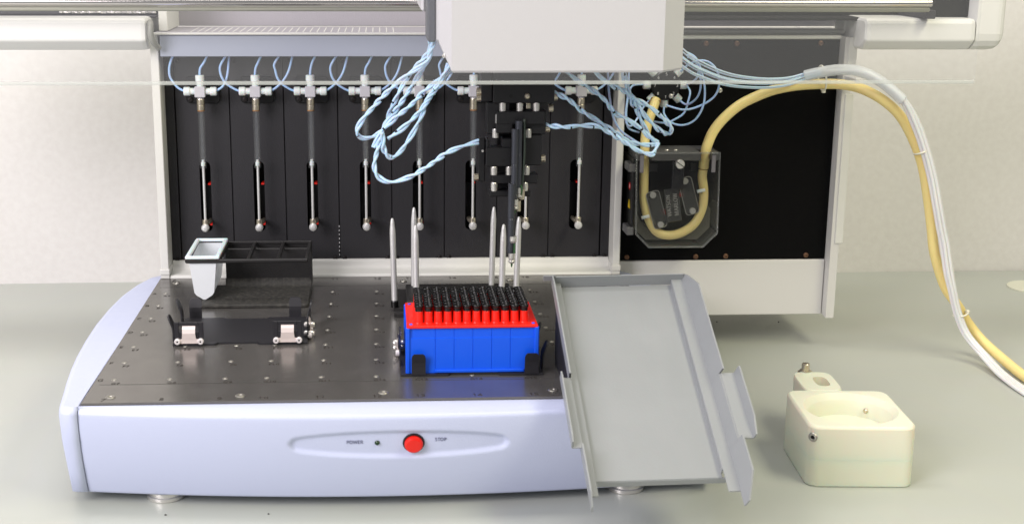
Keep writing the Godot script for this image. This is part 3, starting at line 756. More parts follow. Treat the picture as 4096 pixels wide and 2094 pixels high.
# ------------------------------------------------ dispensing head
func head() -> void:
	var D := thing("dispensing_head", "white boxy dispensing head with black tool block and thin probes", "lab machine head", Vector3(0.17, 0.39, -0.06))
	var o := D.position
	var hb := begin()
	# plan outline (x, z): front face with chamfered flanks
	var plan := P2([0.0672, -0.040, 0.2690, -0.040, 0.2915, -0.066, 0.2940, -0.070, 0.2945, -0.300, 0.0545, -0.300, 0.0545, -0.072, 0.0560, -0.066])
	var yb := [0.3912, 0.3912, 0.3912, 0.3912, 0.3912, 0.4180, 0.4180, 0.4180]
	var A := PackedVector3Array(); var B := PackedVector3Array(); var C := PackedVector3Array()
	var mid := Vector2(0.17, -0.17)
	for i in plan.size():
		var p := plan[i]; var q := p + (mid - p).normalized() * 0.0022
		A.append(Vector3(q.x, yb[i], q.y) - o); B.append(Vector3(p.x, yb[i] + 0.0020, p.y) - o); C.append(Vector3(p.x, 0.56, p.y) - o)
	add_loft(hb, [A, B, C], false, true)
	for i in range(1, A.size() - 1): hb.add_vertex(A[0]); hb.add_vertex(A[i]); hb.add_vertex(A[i + 1])
	obj("housing", fin(hb), M.head_white, D)
	obj("cable_channel", box_between(Vector3(0.0462, 0.4165, -0.150), Vector3(0.0543, 0.56, -0.085), 0.0015), M.head_strip, D, -o)
	obj("rear_housing", box_between(Vector3(0.0420, 0.4420, -0.310), Vector3(0.0470, 0.56, -0.152), 0.002), M.head_white, D, -o)
	obj("side_screw", screw_mesh(0.0022, 0.0016), M.steel, D, Vector3(0.0610, 0.4060, -0.0528) - o, ry(-50))
	obj("carriage", box_between(Vector3(0.09, 0.40, -0.36), Vector3(0.25, 0.47, -0.301), 0.001), M.tool_black, D, -o)
	# black tool block, stacked plates joined by bright cap screws
	var T := part("tool_block", D, -o)
	var z := -0.10
	var plates := [
		["upper_plate", 0.1120, 0.3550, 0.1733, 0.3900, 0.000, 0.045], ["upper_plate", 0.1005, 0.3560, 0.1118, 0.3950, -0.006, 0.03],
		["bridge", 0.1155, 0.3340, 0.1640, 0.3472, 0.002, 0.02], ["slide", 0.1062, 0.3235, 0.1290, 0.3555, -0.004, 0.02], ["slide", 0.1150, 0.3255, 0.1318, 0.3352, 0.003, 0.012],
		["slide", 0.1440, 0.3235, 0.1660, 0.3470, -0.004, 0.02], ["lower_plate", 0.1054, 0.2915, 0.1310, 0.3110, 0.001, 0.02], ["lower_plate", 0.1054, 0.3108, 0.1085, 0.3195, 0.001, 0.02], ["lower_plate", 0.1215, 0.3108, 0.1310, 0.3200, 0.001, 0.02],
		["lower_plate", 0.1440, 0.2918, 0.1620, 0.3228, -0.004, 0.02], ["side_plate", 0.0985, 0.2745, 0.1050, 0.3190, -0.008, 0.012],
		["bridge", 0.1118, 0.2735, 0.1588, 0.2826, -0.001, 0.02], ["bridge", 0.1095, 0.2605, 0.1512, 0.2664, 0.000, 0.018], ["core", 0.1180, 0.2610, 0.1480, 0.3900, -0.024, 0.012]]
	for p in plates:
		obj(p[0], box_between(Vector3(p[1], p[2], z + p[5] - p[6]), Vector3(p[3], p[4], z + p[5]), 0.0008), M.tool_black, T)
	var cs := cap_screw(0.0033, 0.0088)
	for p in [[0.1218, 0.3468], [0.1390, 0.3468], [0.1556, 0.3468], [0.1178, 0.3350], [0.1510, 0.3352], [0.1150, 0.3205], [0.1480, 0.3205], [0.1138, 0.2826], [0.1292, 0.2826], [0.1468, 0.2826], [0.1142, 0.2662], [0.1455, 0.2662]]:
		obj("cap_screw", cs, M.steel, T, Vector3(p[0], p[1], z - 0.003))
	var ss := cap_screw(0.0038, 0.0045)
	for p in [[0.1005, 0.3660, 1], [0.1005, 0.3595, 1], [0.0985, 0.2790, 1], [0.1733, 0.3605, -1], [0.1690, 0.3490, -1], [0.1660, 0.3285, -1], [0.1620, 0.2980, -1]]:
		obj("side_cap_screw", ss, M.brass_steel, T, Vector3(p[0], p[1], z - 0.010), rz(90.0 * p[2]))
	obj("ball_screw", lathe([[0, 0.0026], [0.0020, 0.0020], [0.0029, 0.0006], [0.0029, 0]], 16, ZUP), M.brass_steel, T, Vector3(0.1462, 0.3622, z))
	for p in [[0.1300, 0.3622, 0.0], [0.1226, 0.2975, 0.001]]:
		obj("drill_hole", lathe([[0, 0.0003], [0.0019, 0.0003]], 14, ZUP), M.inner_black, T, Vector3(p[0], p[1], z + p[2] + 0.0001))
	obj("set_screw", lathe([[0, 0.0012], [0.0012, 0.0010], [0.0014, 0]], 12, ZUP), M.steel, T, Vector3(0.1026, 0.3062, z - 0.008))
	# probes
	probe(D, -o, 0.1375, 0.3385, 0.2712, 0.0036, 0.006, 0.0, false)
	probe(D, -o, 0.1332, 0.3310, 0.2600, 0.0033, 0.0105, 0.245, false)
	probe(D, -o, 0.1300, 0.2770, 0.2060, 0.0034, 0.0165, 0.1912, true)
	obj("sample_line", tube(spline(P3([0.1430, 0.3400, z + 0.004, 0.1436, 0.3100, z + 0.005, 0.1424, 0.2800, z + 0.005, 0.1408, 0.2640, z + 0.006]), 5), 0.0013, 8), M.line_grey, D, -o)
	obj("sample_line", tube(spline(P3([0.1400, 0.2740, z + 0.009, 0.1412, 0.2690, z + 0.009, 0.1405, 0.2640, z + 0.008]), 4), 0.0010, 6), M.green_tube, D, -o)

func probe(D: Node3D, off: Vector3, x: float, y1: float, y0: float, r: float, dz: float, tip: float, low: bool) -> void:
	var Q := part("probe", D, Vector3(x, 0, -0.10 + dz) + off)
	obj("guide_tube", lathe([[0, y1], [r, y1], [r, (y1 + y0) / 2 + 0.0006], [r - 0.0003, (y1 + y0) / 2], [r, (y1 + y0) / 2 - 0.0006], [r, y0], [0, y0]], 18), M.probe_grey, Q)
	obj("collar", lathe([[0, y0], [0.0033, y0], [0.0033, y0 - 0.0058], [0.0029, y0 - 0.0066], [0.0029, y0 - 0.0076], [0.0034, y0 - 0.0082], [0.0034, y0 - 0.0095], [0.0016, y0 - 0.0110], [0, y0 - 0.0110]], 18), M.steel, Q, Vector3(0.0012, 0, 0))
	if tip > 0:
		obj("needle", lathe([[0.0012, y0 - 0.01], [0.0010, lerpf(y0 - 0.01, tip, 0.5)], [0.0006, tip], [0, tip]], 10), M.green_tube, Q, Vector3(0.0012, 0, 0))
	if low:
		obj("collar", lathe([[0, 0.2235], [0.0036, 0.2235], [0.0036, 0.2190], [0.0030, 0.2170], [0.0, 0.2170]], 16), M.steel, Q, Vector3(0.0022, 0, 0.002))
		obj("needle", lathe([[0.0011, 0.2172], [0.0011, 0.2062]], 8), M.green_tube, Q, Vector3(0.0036, 0, 0.0025))
	else:
		obj("collar", lathe([[0, y0 - 0.002], [0.0026, y0 - 0.002], [0.0026, y0 - 0.0125], [0, y0 - 0.0125]], 14), M.brass_steel, Q, Vector3(0.0046, 0, -0.002))

# ------------------------------------------------ black trough stand and the trough in it
func reservoir() -> void:
	var S := thing("trough_stand", "black textured sheet stand with four open bays standing on the deck", "stand", Vector3(-0.153, DK, -0.30))
	var o := S.position
	var yt := 0.1565; var z0 := -0.2630; var z1 := -0.3590; var x0 := -0.2235; var x1 := -0.0842
	var st := begin()
	var t := 0.0042
	add_box(st, Vector3((x0 + x1) / 2, yt, z0 - 0.0020) - o, Vector3(x1 - x0, 0.0045, 0.0050), 0.0012)
	add_box(st, Vector3((x0 + x1) / 2, yt, z1 + 0.0015) - o, Vector3(x1 - x0, 0.0040, 0.0030), 0.0008)
	for x in [x0 + t / 2, x1 - t / 2, -0.1855, -0.1525, -0.1185]:
		add_box(st, Vector3(x, yt, (z0 + z1) / 2) - o, Vector3(t, 0.0038, z0 - z1 - 0.009), 0.0008)
	obj("bay_frame", fin(st), M.stand_black, S)
	var ws := begin()
	add_box(ws, Vector3((-0.1868 + x1) / 2, (yt + DK) / 2, -0.3365) - o, Vector3(x1 + 0.1868 - 0.001, yt - DK - 0.004, 0.0035), 0.0008)
	add_box(ws, Vector3((-0.1868 + x1) / 2, 0.1350, z1 + 0.0010) - o, Vector3(x1 + 0.1868 - 0.001, 0.038, 0.0018), 0.0005)
	obj("back_wall", fin(ws), M.stand_black, S)
	var cs := begin(true)
	var rings := []
	for k in 7:
		var a := PI / 2 * k / 6.0
		var c := PackedVector3Array()
		for x in [-0.1868, x1 - 0.0005]:
			c.append(Vector3(x, DK + 0.0045 + 0.009 - 0.009 * sin(a), -0.3345 + 0.009 - 0.009 * cos(a)) - o)
		rings.append(c)
	for k in 6: quad(cs, rings[k][0], rings[k + 1][0], rings[k + 1][1], rings[k][1])
	obj("bend", fin(cs), M.stand_dusty, S)
	var fs := begin(); add_box(fs, Vector3((-0.2140 + x1) / 2, DK + 0.00225, -0.2930) - o, Vector3(x1 + 0.2140, 0.0045, 0.0900), 0.0012, 0.004, 3)
	obj("base_flange", fin(fs), M.stand_dusty, S)
	for x in [x0 + 0.001, x1 - 0.001]:
		obj("side_web", box_between(Vector3(x - 0.001, 0.145 if x < -0.2 else DK + 0.004, -0.357), Vector3(x + 0.001, yt - 0.002, -0.330 if x < -0.2 else -0.334), 0.0003), M.stand_black, S, -o)
	# translucent trough hanging in the first bay
	var V := thing("trough", "translucent white plastic trough hanging in the black stand", "container", Vector3(-0.204, 0.157, -0.311), "")
	# cross sections along z: [z, half width at top, half width low, y shoulder, y tip]
	var inner := []; var outer := []
	for s in [[0.0455, 1.0], [0.0450, 1.0], [-0.0430, 0.96], [-0.0435, 0.96]]:
		var r := PackedVector3Array(); var f: float = s[1]
		for p in [[-0.0160, 0.0005], [-0.0150, -0.004], [-0.0112, -0.0385], [-0.0090, -0.0418], [-0.0012, -0.0470], [0.0012, -0.0470], [0.0090, -0.0418], [0.0112, -0.0385], [0.0150, -0.004], [0.0160, 0.0005]]:
			r.append(Vector3(p[0] * f, p[1], s[0] - 0.004 * p[1] / -0.047 * signf(s[0])))
		outer.append(r)
	var vs := begin()
	add_loft(vs, [outer[0], outer[3]], true, true, false)
	var body := fin(vs)
	obj("trough_body", body, M.vial, V)
	var rs := begin()
	for q in [[Vector3(0, 0, 0.0462), Vector3(0.0385, 0.0034, 0.0050)], [Vector3(0, 0, -0.0448), Vector3(0.0378, 0.0034, 0.0046)], [Vector3(-0.0169, 0, 0.0007), Vector3(0.0048, 0.0034, 0.0862)], [Vector3(0.0169, 0, 0.0007), Vector3(0.0048, 0.0034, 0.0862)]]:
		add_box(rs, q[0] + Vector3(0, 0.0038, 0), q[1], 0.0007)
	obj("trough_rim", fin(rs), M.vial_rim, V)

# ------------------------------------------------ spring clip brackets and the blue rack
func tab_mesh(w: float, h: float, flare: float) -> ArrayMesh:
	# upright rounded tab, leaning outwards (+z) near its top
	var st := begin()
	var cols := []
	for f in [0.0, 0.35, 0.55, 0.8, 0.93, 1.0]:
		var hw: float = w / 2 * (1.0 if f < 0.85 else (0.88 if f < 0.95 else 0.62))
		var z: float = 0.0 if f < 0.5 else flare * (f - 0.5) / 0.5
		cols.append([hw, h * f, z])
	var rings := []
	for c in cols:
		rings.append(PackedVector3Array([Vector3(-c[0], c[1], c[2] + 0.0008), Vector3(c[0], c[1], c[2] + 0.0008), Vector3(c[0], c[1], c[2] - 0.0008), Vector3(-c[0], c[1], c[2] - 0.0008)]))
	add_loft(st, rings)
	return fin(st)

func frame_plate(w: float, h: float) -> ArrayMesh:
	# upright plate with a window near its top, front towards +z
	var st := begin()
	var t := 0.0016
	for q in [[-w / 2 + 0.0024, h / 2, 0.0048, h], [w / 2 - 0.0024, h / 2, 0.0048, h], [0.0, h - 0.0018, w - 0.0097, 0.0036], [0.0, (h - 0.0105) / 2, w - 0.0097, h - 0.0105]]:
		add_box(st, Vector3(q[0], q[1], 0), Vector3(q[2], q[3], t), 0.0004)
	return fin(st)

func clip_on(B: Node3D, at: Vector3, turn: float) -> void:
	var c := part("spring_clip", B, at); c.rotation.y = deg_to_rad(turn)
	obj("clip_plate", frame_plate(0.0295, 0.0235), M.bracket_black, c)
	var st := begin()
	# bright leaf spring: wide foot, narrow upright tongue bent inwards at the top
	var rings := []
	for q in [[0.0130, 0.0012, 0.0022], [0.0130, 0.0052, 0.0022], [0.0072, 0.0062, 0.0024], [0.0066, 0.0120, 0.0030], [0.0066, 0.0165, 0.0020], [0.0066, 0.0192, 0.0002], [0.0064, 0.0200, -0.0008]]:
		rings.append(PackedVector3Array([Vector3(-q[0], q[1], q[2]), Vector3(q[0], q[1], q[2]), Vector3(q[0], q[1], q[2] - 0.0006), Vector3(-q[0], q[1], q[2] - 0.0006)]))
	add_loft(st, rings)
	obj("leaf_spring", fin(st), M.clip_steel, c)
	for s in [-1.0, 1.0]:
		obj("pivot", lathe([[0.0009, 0.0016], [0.0010, 0.0022], [0.0026, 0.0022], [0.0032, 0.0014], [0.0032, -0.002]], 18, ZUP), M.clip_pivot, c, Vector3(s * 0.0118, 0.0034, 0.0020))
		obj("pivot_hole", lathe([[0, 0.0016], [0.0010, 0.0016]], 10, ZUP), M.inner_black, c, Vector3(s * 0.0118, 0.0034, 0.0020))

func rack_bracket(label: String, at: Vector3, turn: float) -> Node3D:
	var B := thing("rack_bracket", label, "bracket", at, "")
	var st := begin()
	add_extr(st, P2([-0.0690, 0.0485, -0.0260, 0.0485, -0.0230, 0.0440, 0.0170, 0.0440, 0.0200, 0.0485, 0.0690, 0.0485, 0.0690, -0.0485, 0.0230, -0.0485, 0.0210, -0.0445, -0.0240, -0.0445, -0.0270, -0.0485, -0.0690, -0.0485]), 0.0002, 0.0020)
	obj("bracket_plate", fin(st), M.bracket_black, B)
	for x in [-0.0575, 0.0515]: obj("tab", tab_mesh(0.0135, 0.0215, 0.0035), M.bracket_black, B, Vector3(x, 0.002, -0.0488), ry(180))
	for z in [-0.0290, 0.0330]: obj("tab", tab_mesh(0.0135, 0.0265, 0.0050), M.bracket_black, B, Vector3(-0.0695, 0.002, z), ry(-90))
	clip_on(B, Vector3(-0.0520, 0.0020, 0.0488), 0.0)
	clip_on(B, Vector3(0.0490, 0.0020, 0.0488), 0.0)
	clip_on(B, Vector3(0.0692, 0.0020, 0.0220), 90.0)
	obj("gusset", tab_mesh(0.020, 0.028, 0.002), M.bracket_black, B, Vector3(0.0690, 0.002, -0.012), ry(90))
	for q in [[0.0085, 0.0130], [0.0160, 0.0058]]:
		obj("stop_knob", lathe([[0, 0.0038], [0.0024, 0.0034], [0.0030, 0.0020], [0.0030, -0.006], [0.0022, -0.0075], [0, -0.0075]], 14, XUP), M.steel, B, Vector3(0.0722, q[1], q[0] + 0.012))
	B.rotation.y = deg_to_rad(turn)
	return B

func racks() -> void:
	rack_bracket("empty black rack bracket with two bright spring clips facing forward", Vector3(-0.1475, DK, -0.1555), 0.4)
	var R2 := rack_bracket("black spring clip bracket holding the blue rack", Vector3(0.0862, DK, -0.0455), 179.5)
	# blue rack with red top plate
	var K := thing("tube_rack", "bright blue plastic rack with a red tube holder plate on top", "rack", Vector3(0.0862, DK + 0.0022, -0.0440))
	var o := K.position
	var rings := []
	for L in [[0.0000, 0.0634, 0.0430], [0.0345, 0.0627, 0.0425], [0.0350, 0.0619, 0.0417], [0.0445, 0.0614, 0.0412]]:
		var ring := PackedVector3Array(); var hx: float = L[1]; var hz: float = L[2]
		ring.append(Vector3(-hx, L[0], hz))
		for k in range(-3, 4):
			var gx: float = (k + 0.0) * 0.0181 + 0.0005
			if absf(k) > 2.5: continue
			ring.append(Vector3(gx - 0.00035, L[0], hz)); ring.append(Vector3(gx - 0.00012, L[0], hz - 0.0005)); ring.append(Vector3(gx + 0.00012, L[0], hz - 0.0005)); ring.append(Vector3(gx + 0.00035, L[0], hz))
		ring.append(Vector3(hx, L[0], hz)); ring.append(Vector3(hx, L[0], -hz)); ring.append(Vector3(-hx, L[0], -hz))
		rings.append(ring)
	var st := begin(); add_loft(st, rings)
	var body := obj("rack_body", fin(st), M.rack_blue, K)
	obj("front_ledge", box_between(Vector3(-0.036, 0.0006, 0.0424), Vector3(0.050, 0.0034, 0.0445), 0.0004), M.rack_blue, body)
	for x in [-0.0622, 0.0622]:
		for z in [-0.0418, 0.0418]:
			obj("corner_post", boxm(Vector3(0.0044, 0.046, 0.0044), 0.0008), M.rack_blue, body, Vector3(x, 0.0225, z))
	var lid := obj("top_plate", box_between(Vector3(-0.0632, 0.0447, -0.0412), Vector3(0.0632, 0.0475, 0.0438), 0.0006), M.rack_red, K)
	for q in [[-0.0590, -0.0345], [-0.0590, 0.0385], [0.0585, -0.0300], [0.0590, 0.0385]]:
		obj("lid_screw", screw_mesh(0.0017, 0.0009), M.rack_blue, lid, Vector3(q[0], 0.0475, q[1]), rx(-90))
	var sl := lathe([[0.0042, 0.0475], [0.0039, 0.0484], [0.0037, 0.0588], [0.0034, 0.0592]], 16)
	var cap := lathe([[0.0034, 0.0], [0.0036, 0.0004], [0.0037, 0.0034], [0.0043, 0.0042], [0.0044, 0.0058], [0.0042, 0.0062], [0.0035, 0.0062], [0.0030, 0.0040], [0.0014, 0.0012], [0.0, 0.0010]], 16)
	for c in 12:
		for r in 8:
			var p := Vector3(0.0350 + c * 0.009255, 0, -0.0118 - r * 0.0090)
			obj("sleeve", sl, M.rack_red, lid, Vector3(p.x - o.x, 0, p.z - o.z))
			var k := obj("sample_cartridge", cap, M.cap_black, self, Vector3(p.x + rng.randf_range(-0.00015, 0.00015), o.y + 0.0593 - rng.randf() * 0.0005, p.z), Basis.from_euler(Vector3(rng.randf_range(-0.02, 0.02), rng.randf() * TAU, rng.randf_range(-0.02, 0.02))))
			tag(k, "small hollow black cartridge standing in a red sleeve of the blue rack", "cartridge", "black cartridges in rows on the red plate")

# ------------------------------------------------ adapter with upright pins behind the rack
func adapter() -> void:
	var A := thing("pin_stand", "low black plate with six tall bright metal pins behind the blue rack", "stand", Vector3(0.084, DK, -0.24))
	var o := A.position
	var st := begin()
	add_extr(st, P2([0.0128, -0.3120, 0.1580, -0.3120, 0.1580, -0.2150, 0.0270, -0.2150, 0.0270, -0.2250, 0.0128, -0.2250]), 0.1052, 0.1088)
	add_extr(st, P2([0.0128, -0.2060, 0.0160, -0.2020, 0.0600, -0.2020, 0.0600, -0.2148, 0.0272, -0.2148, 0.0240, -0.2130, 0.0128, -0.2130]), 0.1052, 0.1095)
	obj("plate", fin(st), M.stand_black, A, -o)
	obj("plate_block", box_between(Vector3(0.0275, 0.1092, -0.300), Vector3(0.150, 0.118, -0.222), 0.001), M.stand_black, A, -o)
	var pm := lathe([[0.0033, 0.0], [0.0033, 0.0800], [0.0031, 0.0845], [0.0023, 0.0925], [0.0017, 0.0958], [0.0008, 0.0970], [0.0, 0.0972]], 24)
	var socket := lathe([[0.0042, 0.0], [0.0043, 0.0065], [0.0038, 0.0078], [0.0036, 0.0080]], 20)
	var pins := [[0.0140, -0.2335, 1.2, 0.0], [0.0372, -0.2935, -0.2, 0.0], [0.0377, -0.1960, 0.5, 0.0], [0.1285, -0.2941, -1.2, 0.0], [0.1315, -0.1970, -1.0, 0.0], [0.1518, -0.2362, -1.2, 0.0]]
	for p in pins:
		var yb := 0.1088
		var n := part("pin", A, Vector3(p[0], yb, p[1]) - o)
		n.rotation.z = deg_to_rad(p[2])
		var len := 1.0565
		obj("pin_rod", pm, M.pin_steel, n, Vector3(0, 0.0, 0), Basis.from_scale(Vector3(1, len, 1)))
		obj("socket", socket, M.cap_black, n)
	obj("plate_tongue", box_between(Vector3(0.030, 0.1052, -0.2148), Vector3(0.140, 0.1086, -0.1900), 0.0006), M.stand_black, A, -o)

# ------------------------------------------------ tilted sheet metal tray and the block under it
func tray() -> void:
	var T := thing("sheet_tray", "light grey folded sheet metal tray tilted over the front of the deck", "tray", Vector3(0.230, 0.1818, -0.0405))
	var n := Vector3(0, 0.8793, 0.4763); var d := Vector3(0, -0.4763, 0.8793)
	T.basis = Basis(Vector3.RIGHT, n, d) * Basis(Vector3.UP, 0.0187)
	var t := 0.0014
	# panel with a folded lip at its foot
	var st := begin()
	add_box(st, Vector3(0, -t / 2, 0.121), Vector3(0.111, t, 0.242), 0.0003)
	add_box(st, Vector3(0.001, -0.0040, 0.2418), Vector3(0.1165, 0.0066, t), 0.0003)
	obj("panel", fin(st), M.tray_grey, T)
	var ls := begin()
	add_box(ls, Vector3(0.003, 0.0070, -0.0005), Vector3(0.128, 0.0140, t), 0.0004)
	add_box(ls, Vector3(-0.0665, 0.0118, -0.0008), Vector3(0.012, 0.0070, t), 0.0004, 0.0004)
	obj("top_lip", fin(ls), M.tray_grey, T)
	# left side: step, ledge, upright wall, wider tab part
	var lw := begin()
	add_box(lw, Vector3(-0.0555, 0.0025, 0.118), Vector3(t, 0.0060, 0.234), 0.0003)
	add_box(lw, Vector3(-0.0592, 0.0050, 0.131), Vector3(0.0080, t, 0.262), 0.0003)
	obj("side_ledge", fin(lw), M.tray_grey, T)
	var w := begin()
	wall_strip(w, -0.0632, -0.0640, 0.0046, [[0.0, 0.016], [0.012, 0.0190], [0.133, 0.0190], [0.1331, 0.0130], [0.2150, 0.0130], [0.2151, 0.0190], [0.266, 0.0190], [0.277, 0.0110]], t)
	obj("side_wall", fin(w), M.tray_grey, T)
	var tl := begin()
	add_box(tl, Vector3(-0.0680, 0.0125, 0.174), Vector3(0.0085, t, 0.082), 0.0003)
	wall_strip(tl, -0.0722, -0.0722, 0.0128, [[0.1332, 0.0220], [0.1390, 0.0235], [0.2090, 0.0235], [0.2148, 0.0210]], t)
	obj("side_tab", fin(tl), M.tray_grey, T)
	# right side
	var rw := begin()
	add_box(rw, Vector3(0.0558, 0.0030, 0.1185), Vector3(t, 0.0072, 0.237), 0.0003)
	add_box(rw, Vector3(0.0610, 0.0062, 0.131), Vector3(0.0110, t, 0.262), 0.0003)
	obj("side_ledge", fin(rw), M.tray_grey, T)
	var r := begin()
	wall_strip(r, 0.0662, 0.0740, 0.0058, [[-0.002, 0.0120], [0.004, 0.0160], [0.028, 0.0270], [0.140, 0.0270], [0.1401, 0.0205], [0.2170, 0.0205], [0.2171, 0.0270], [0.2560, 0.0270], [0.2770, 0.0130]], t)
	obj("side_wall", fin(r), M.tray_grey, T)
	var tr := begin()
	add_box(tr, Vector3(0.0785, 0.0206, 0.1785), Vector3(0.0130, t, 0.0770), 0.0003)
	wall_strip(tr, 0.0850, 0.0868, 0.0206, [[0.1400, 0.0300], [0.1410, 0.0305], [0.1990, 0.0305], [0.2168, 0.0260]], t)
	obj("side_tab", fin(tr), M.tray_grey, T)
	# block under the tray
	var S := begin()
	var z0 := -0.034; var z1 := 0.056
	var f := func(z): return 0.516 - 0.935 * 1.092 - 0.5417 * (z - 1.227) - 0.0021
	var ring0 := PackedVector3Array([Vector3(0.1705, DK + 0.0002, z0), Vector3(0.1705, DK + 0.0002, z1), Vector3(0.1705, f.call(z1), z1), Vector3(0.1705, f.call(z0), z0)])
	var ring1 := PackedVector3Array()
	for p in ring0: ring1.append(Vector3(0.288, p.y, p.z))
	add_loft(S, [ring0, ring1])
	var b := obj("support_block", fin(S), M.bracket_black, self)
	tag(b, "dark block on the deck carrying the tilted grey tray", "block")

func wall_strip(st: SurfaceTool, xb: float, xt: float, y0: float, outline: Array, t: float) -> void:
	# upright wall along z whose top edge follows outline [z, height]; leans from xb to xt at height 0.027
	for i in outline.size() - 1:
		var a: Array = outline[i]; var b: Array = outline[i + 1]
		if absf(b[0] - a[0]) < 0.0003: continue
		var fa: float = xb + (xt - xb) * (a[1] - y0) / (0.027 - y0); var fb: float = xb + (xt - xb) * (b[1] - y0) / (0.027 - y0)
		var r0 := PackedVector3Array([Vector3(xb - t / 2, y0, a[0]), Vector3(xb + t / 2, y0, a[0]), Vector3(fa + t / 2, a[1], a[0]), Vector3(fa - t / 2, a[1], a[0])])
		var r1 := PackedVector3Array([Vector3(xb - t / 2, y0, b[0]), Vector3(xb + t / 2, y0, b[0]), Vector3(fb + t / 2, b[1], b[0]), Vector3(fb - t / 2, b[1], b[0])])
		add_loft(st, [r0, r1], i == 0, i == outline.size() - 2)

# ------------------------------------------------ cream plastic block with a round pocket
func block() -> void:
	var B := thing("holder_block", "cream plastic block with a round pocket and a small arm lying on the table", "holder", Vector3(0.4640, 0, -0.0095))
	B.rotation.y = deg_to_rad(-3.8)
	var w := 0.1035; var d := 0.108
	var lower := begin(true)
	var R := 0.012
	var rl := []
	for L in [[0.0002, 0.0008], [0.0012, 0.0], [0.0272, 0.0], [0.0278, 0.0005]]:
		rl.append(ring_y(rrect(w - 2 * L[1], d - 2 * L[1], R - L[1], 8), L[0]))
	add_loft(lower, rl, true, true)
	obj("lower_half", fin_sharp(rl, [0, 1, 2]), M.cream, B)
	# upper half: outer wall, rounded rim, chamfered pocket
	var n := 96
	var rings := []
	for L in [[0.0270, 0.0005], [0.0276, 0.0], [0.0590, 0.0], [0.0608, 0.0006], [0.0618, 0.0022]]:
		rings.append(ring_y(rect_by_angle(w - 2 * L[1], d - 2 * L[1], maxf(R - L[1], 0.002), n), L[0]))
	for L in [[0.0618, 0.0462], [0.0606, 0.0450], [0.0560, 0.0415], [0.0555, 0.0410], [0.0400, 0.0402], [0.0398, 0.0390]]:
		var ring := PackedVector3Array()
		for k in n:
			var a := TAU * k / n
			ring.append(Vector3(0.001 + cos(a) * L[1], L[0], sin(a) * L[1]))
		rings.append(ring)
	obj("upper_half", fin_sharp(rings, [1, 2, 4, 5, 7, 9]), M.cream, B)
	# arm with an oval slot, made as a ring prism
	var outl := PackedVector2Array(); var inn := PackedVector2Array()
	var c := Vector2(-0.0105, -0.0850)
	for k in 40:
		var a := TAU * k / 40.0
		var v := Vector2(cos(a), sin(a))
		var s := 1.0 / pow(pow(absf(v.x) / 0.0205, 5.0) + pow(absf(v.y) / 0.0310, 5.0), 0.2)
		outl.append(c + v * s)
		var s2 := 1.0 / pow(pow(absf(v.x) / 0.0075, 3.0) + pow(absf(v.y) / 0.0150, 3.0), 1.0 / 3.0)
		inn.append(c + Vector2(0.004, 0.001) + v * s2)
	var inner_small := PackedVector2Array()
	for p in outl: inner_small.append(c + (p - c) * 0.96)
	obj("arm", fin_sharp([ring_y(inn, 0.0360), ring_y(outl, 0.0360), ring_y(outl, 0.0598), ring_y(inner_small, 0.0612), ring_y(inn, 0.0612), ring_y(inn, 0.0362)], [0, 1, 2, 3, 4]), M.cream, B)
	obj("arm_tab", box_between(Vector3(-0.0250, 0.0380, -0.1230), Vector3(-0.0040, 0.0560, -0.1140), 0.002), M.cream, B)
	var bolt := obj("bolt", lathe([[0, 0.0], [0.0082, 0.0], [0.0084, 0.0006], [0.0084, 0.0036], [0.0078, 0.0042], [0.0062, 0.0044], [0.0060, 0.0060], [0.0044, 0.0062], [0.0043, 0.0125], [0.0036, 0.0134], [0, 0.0134]], 24), M.brass_steel, B, Vector3(-0.0150, 0.0566, -0.1180))
	obj("pocket_screw", lathe([[0, 0.0034], [0.0016, 0.0030], [0.0026, 0.0014], [0.0027, -0.003]], 16, ZUP), M.brass_steel, B, Vector3(0.0265, 0.0475, -0.0318), Basis(Vector3.UP, deg_to_rad(-40)))
	var cs := obj("corner_screw", lathe([[0.0017, 0.0006], [0.0020, 0.0014], [0.0026, 0.0017], [0.0040, 0.0015], [0.0046, 0.0006], [0.0046, -0.003]], 20, ZUP), M.insert_steel, B, Vector3(-0.0478, 0.0500, 0.0500), Basis(Vector3.UP, deg_to_rad(-38)))
	obj("screw_socket", lathe([[0, 0.0], [0.0022, 0.0]], 6, ZUP), M.inner_black, cs, Vector3(0, 0, 0.0010))

func rect_by_angle(w: float, d: float, r: float, n: int) -> PackedVector2Array:
	# rounded rectangle sampled at even angles round its centre
	var o := PackedVector2Array()
	for k in n:
		var a := TAU * k / n; var v := Vector2(cos(a), sin(a))
		var s := minf(w / 2 / maxf(absf(v.x), 1e-6), d / 2 / maxf(absf(v.y), 1e-6))
		var p := v * s
		var c := Vector2(signf(v.x) * (w / 2 - r), signf(v.y) * (d / 2 - r))
		if absf(p.x) > absf(c.x) and absf(p.y) > absf(c.y):
			var b := v.dot(c); s = b + sqrt(maxf(0.0, b * b - c.length_squared() + r * r)); p = v * s
		o.append(p)
	return o

func fin_sharp(rings: Array, sharp: Array) -> ArrayMesh:
	# loft whose bands are smooth round the ring; a new smooth group starts at every ring index in sharp
	var st := SurfaceTool.new(); st.begin(Mesh.PRIMITIVE_TRIANGLES)
	var g := 1
	for i in rings.size() - 1:
		if i in sharp: g += 1
		st.set_smooth_group(g)
		add_loft(st, [rings[i], rings[i + 1]], false, false)
	st.set_smooth_group(40); add_cap(st, rings[0], false)
	st.set_smooth_group(41); add_cap(st, rings[rings.size() - 1], true)
	return fin(st)

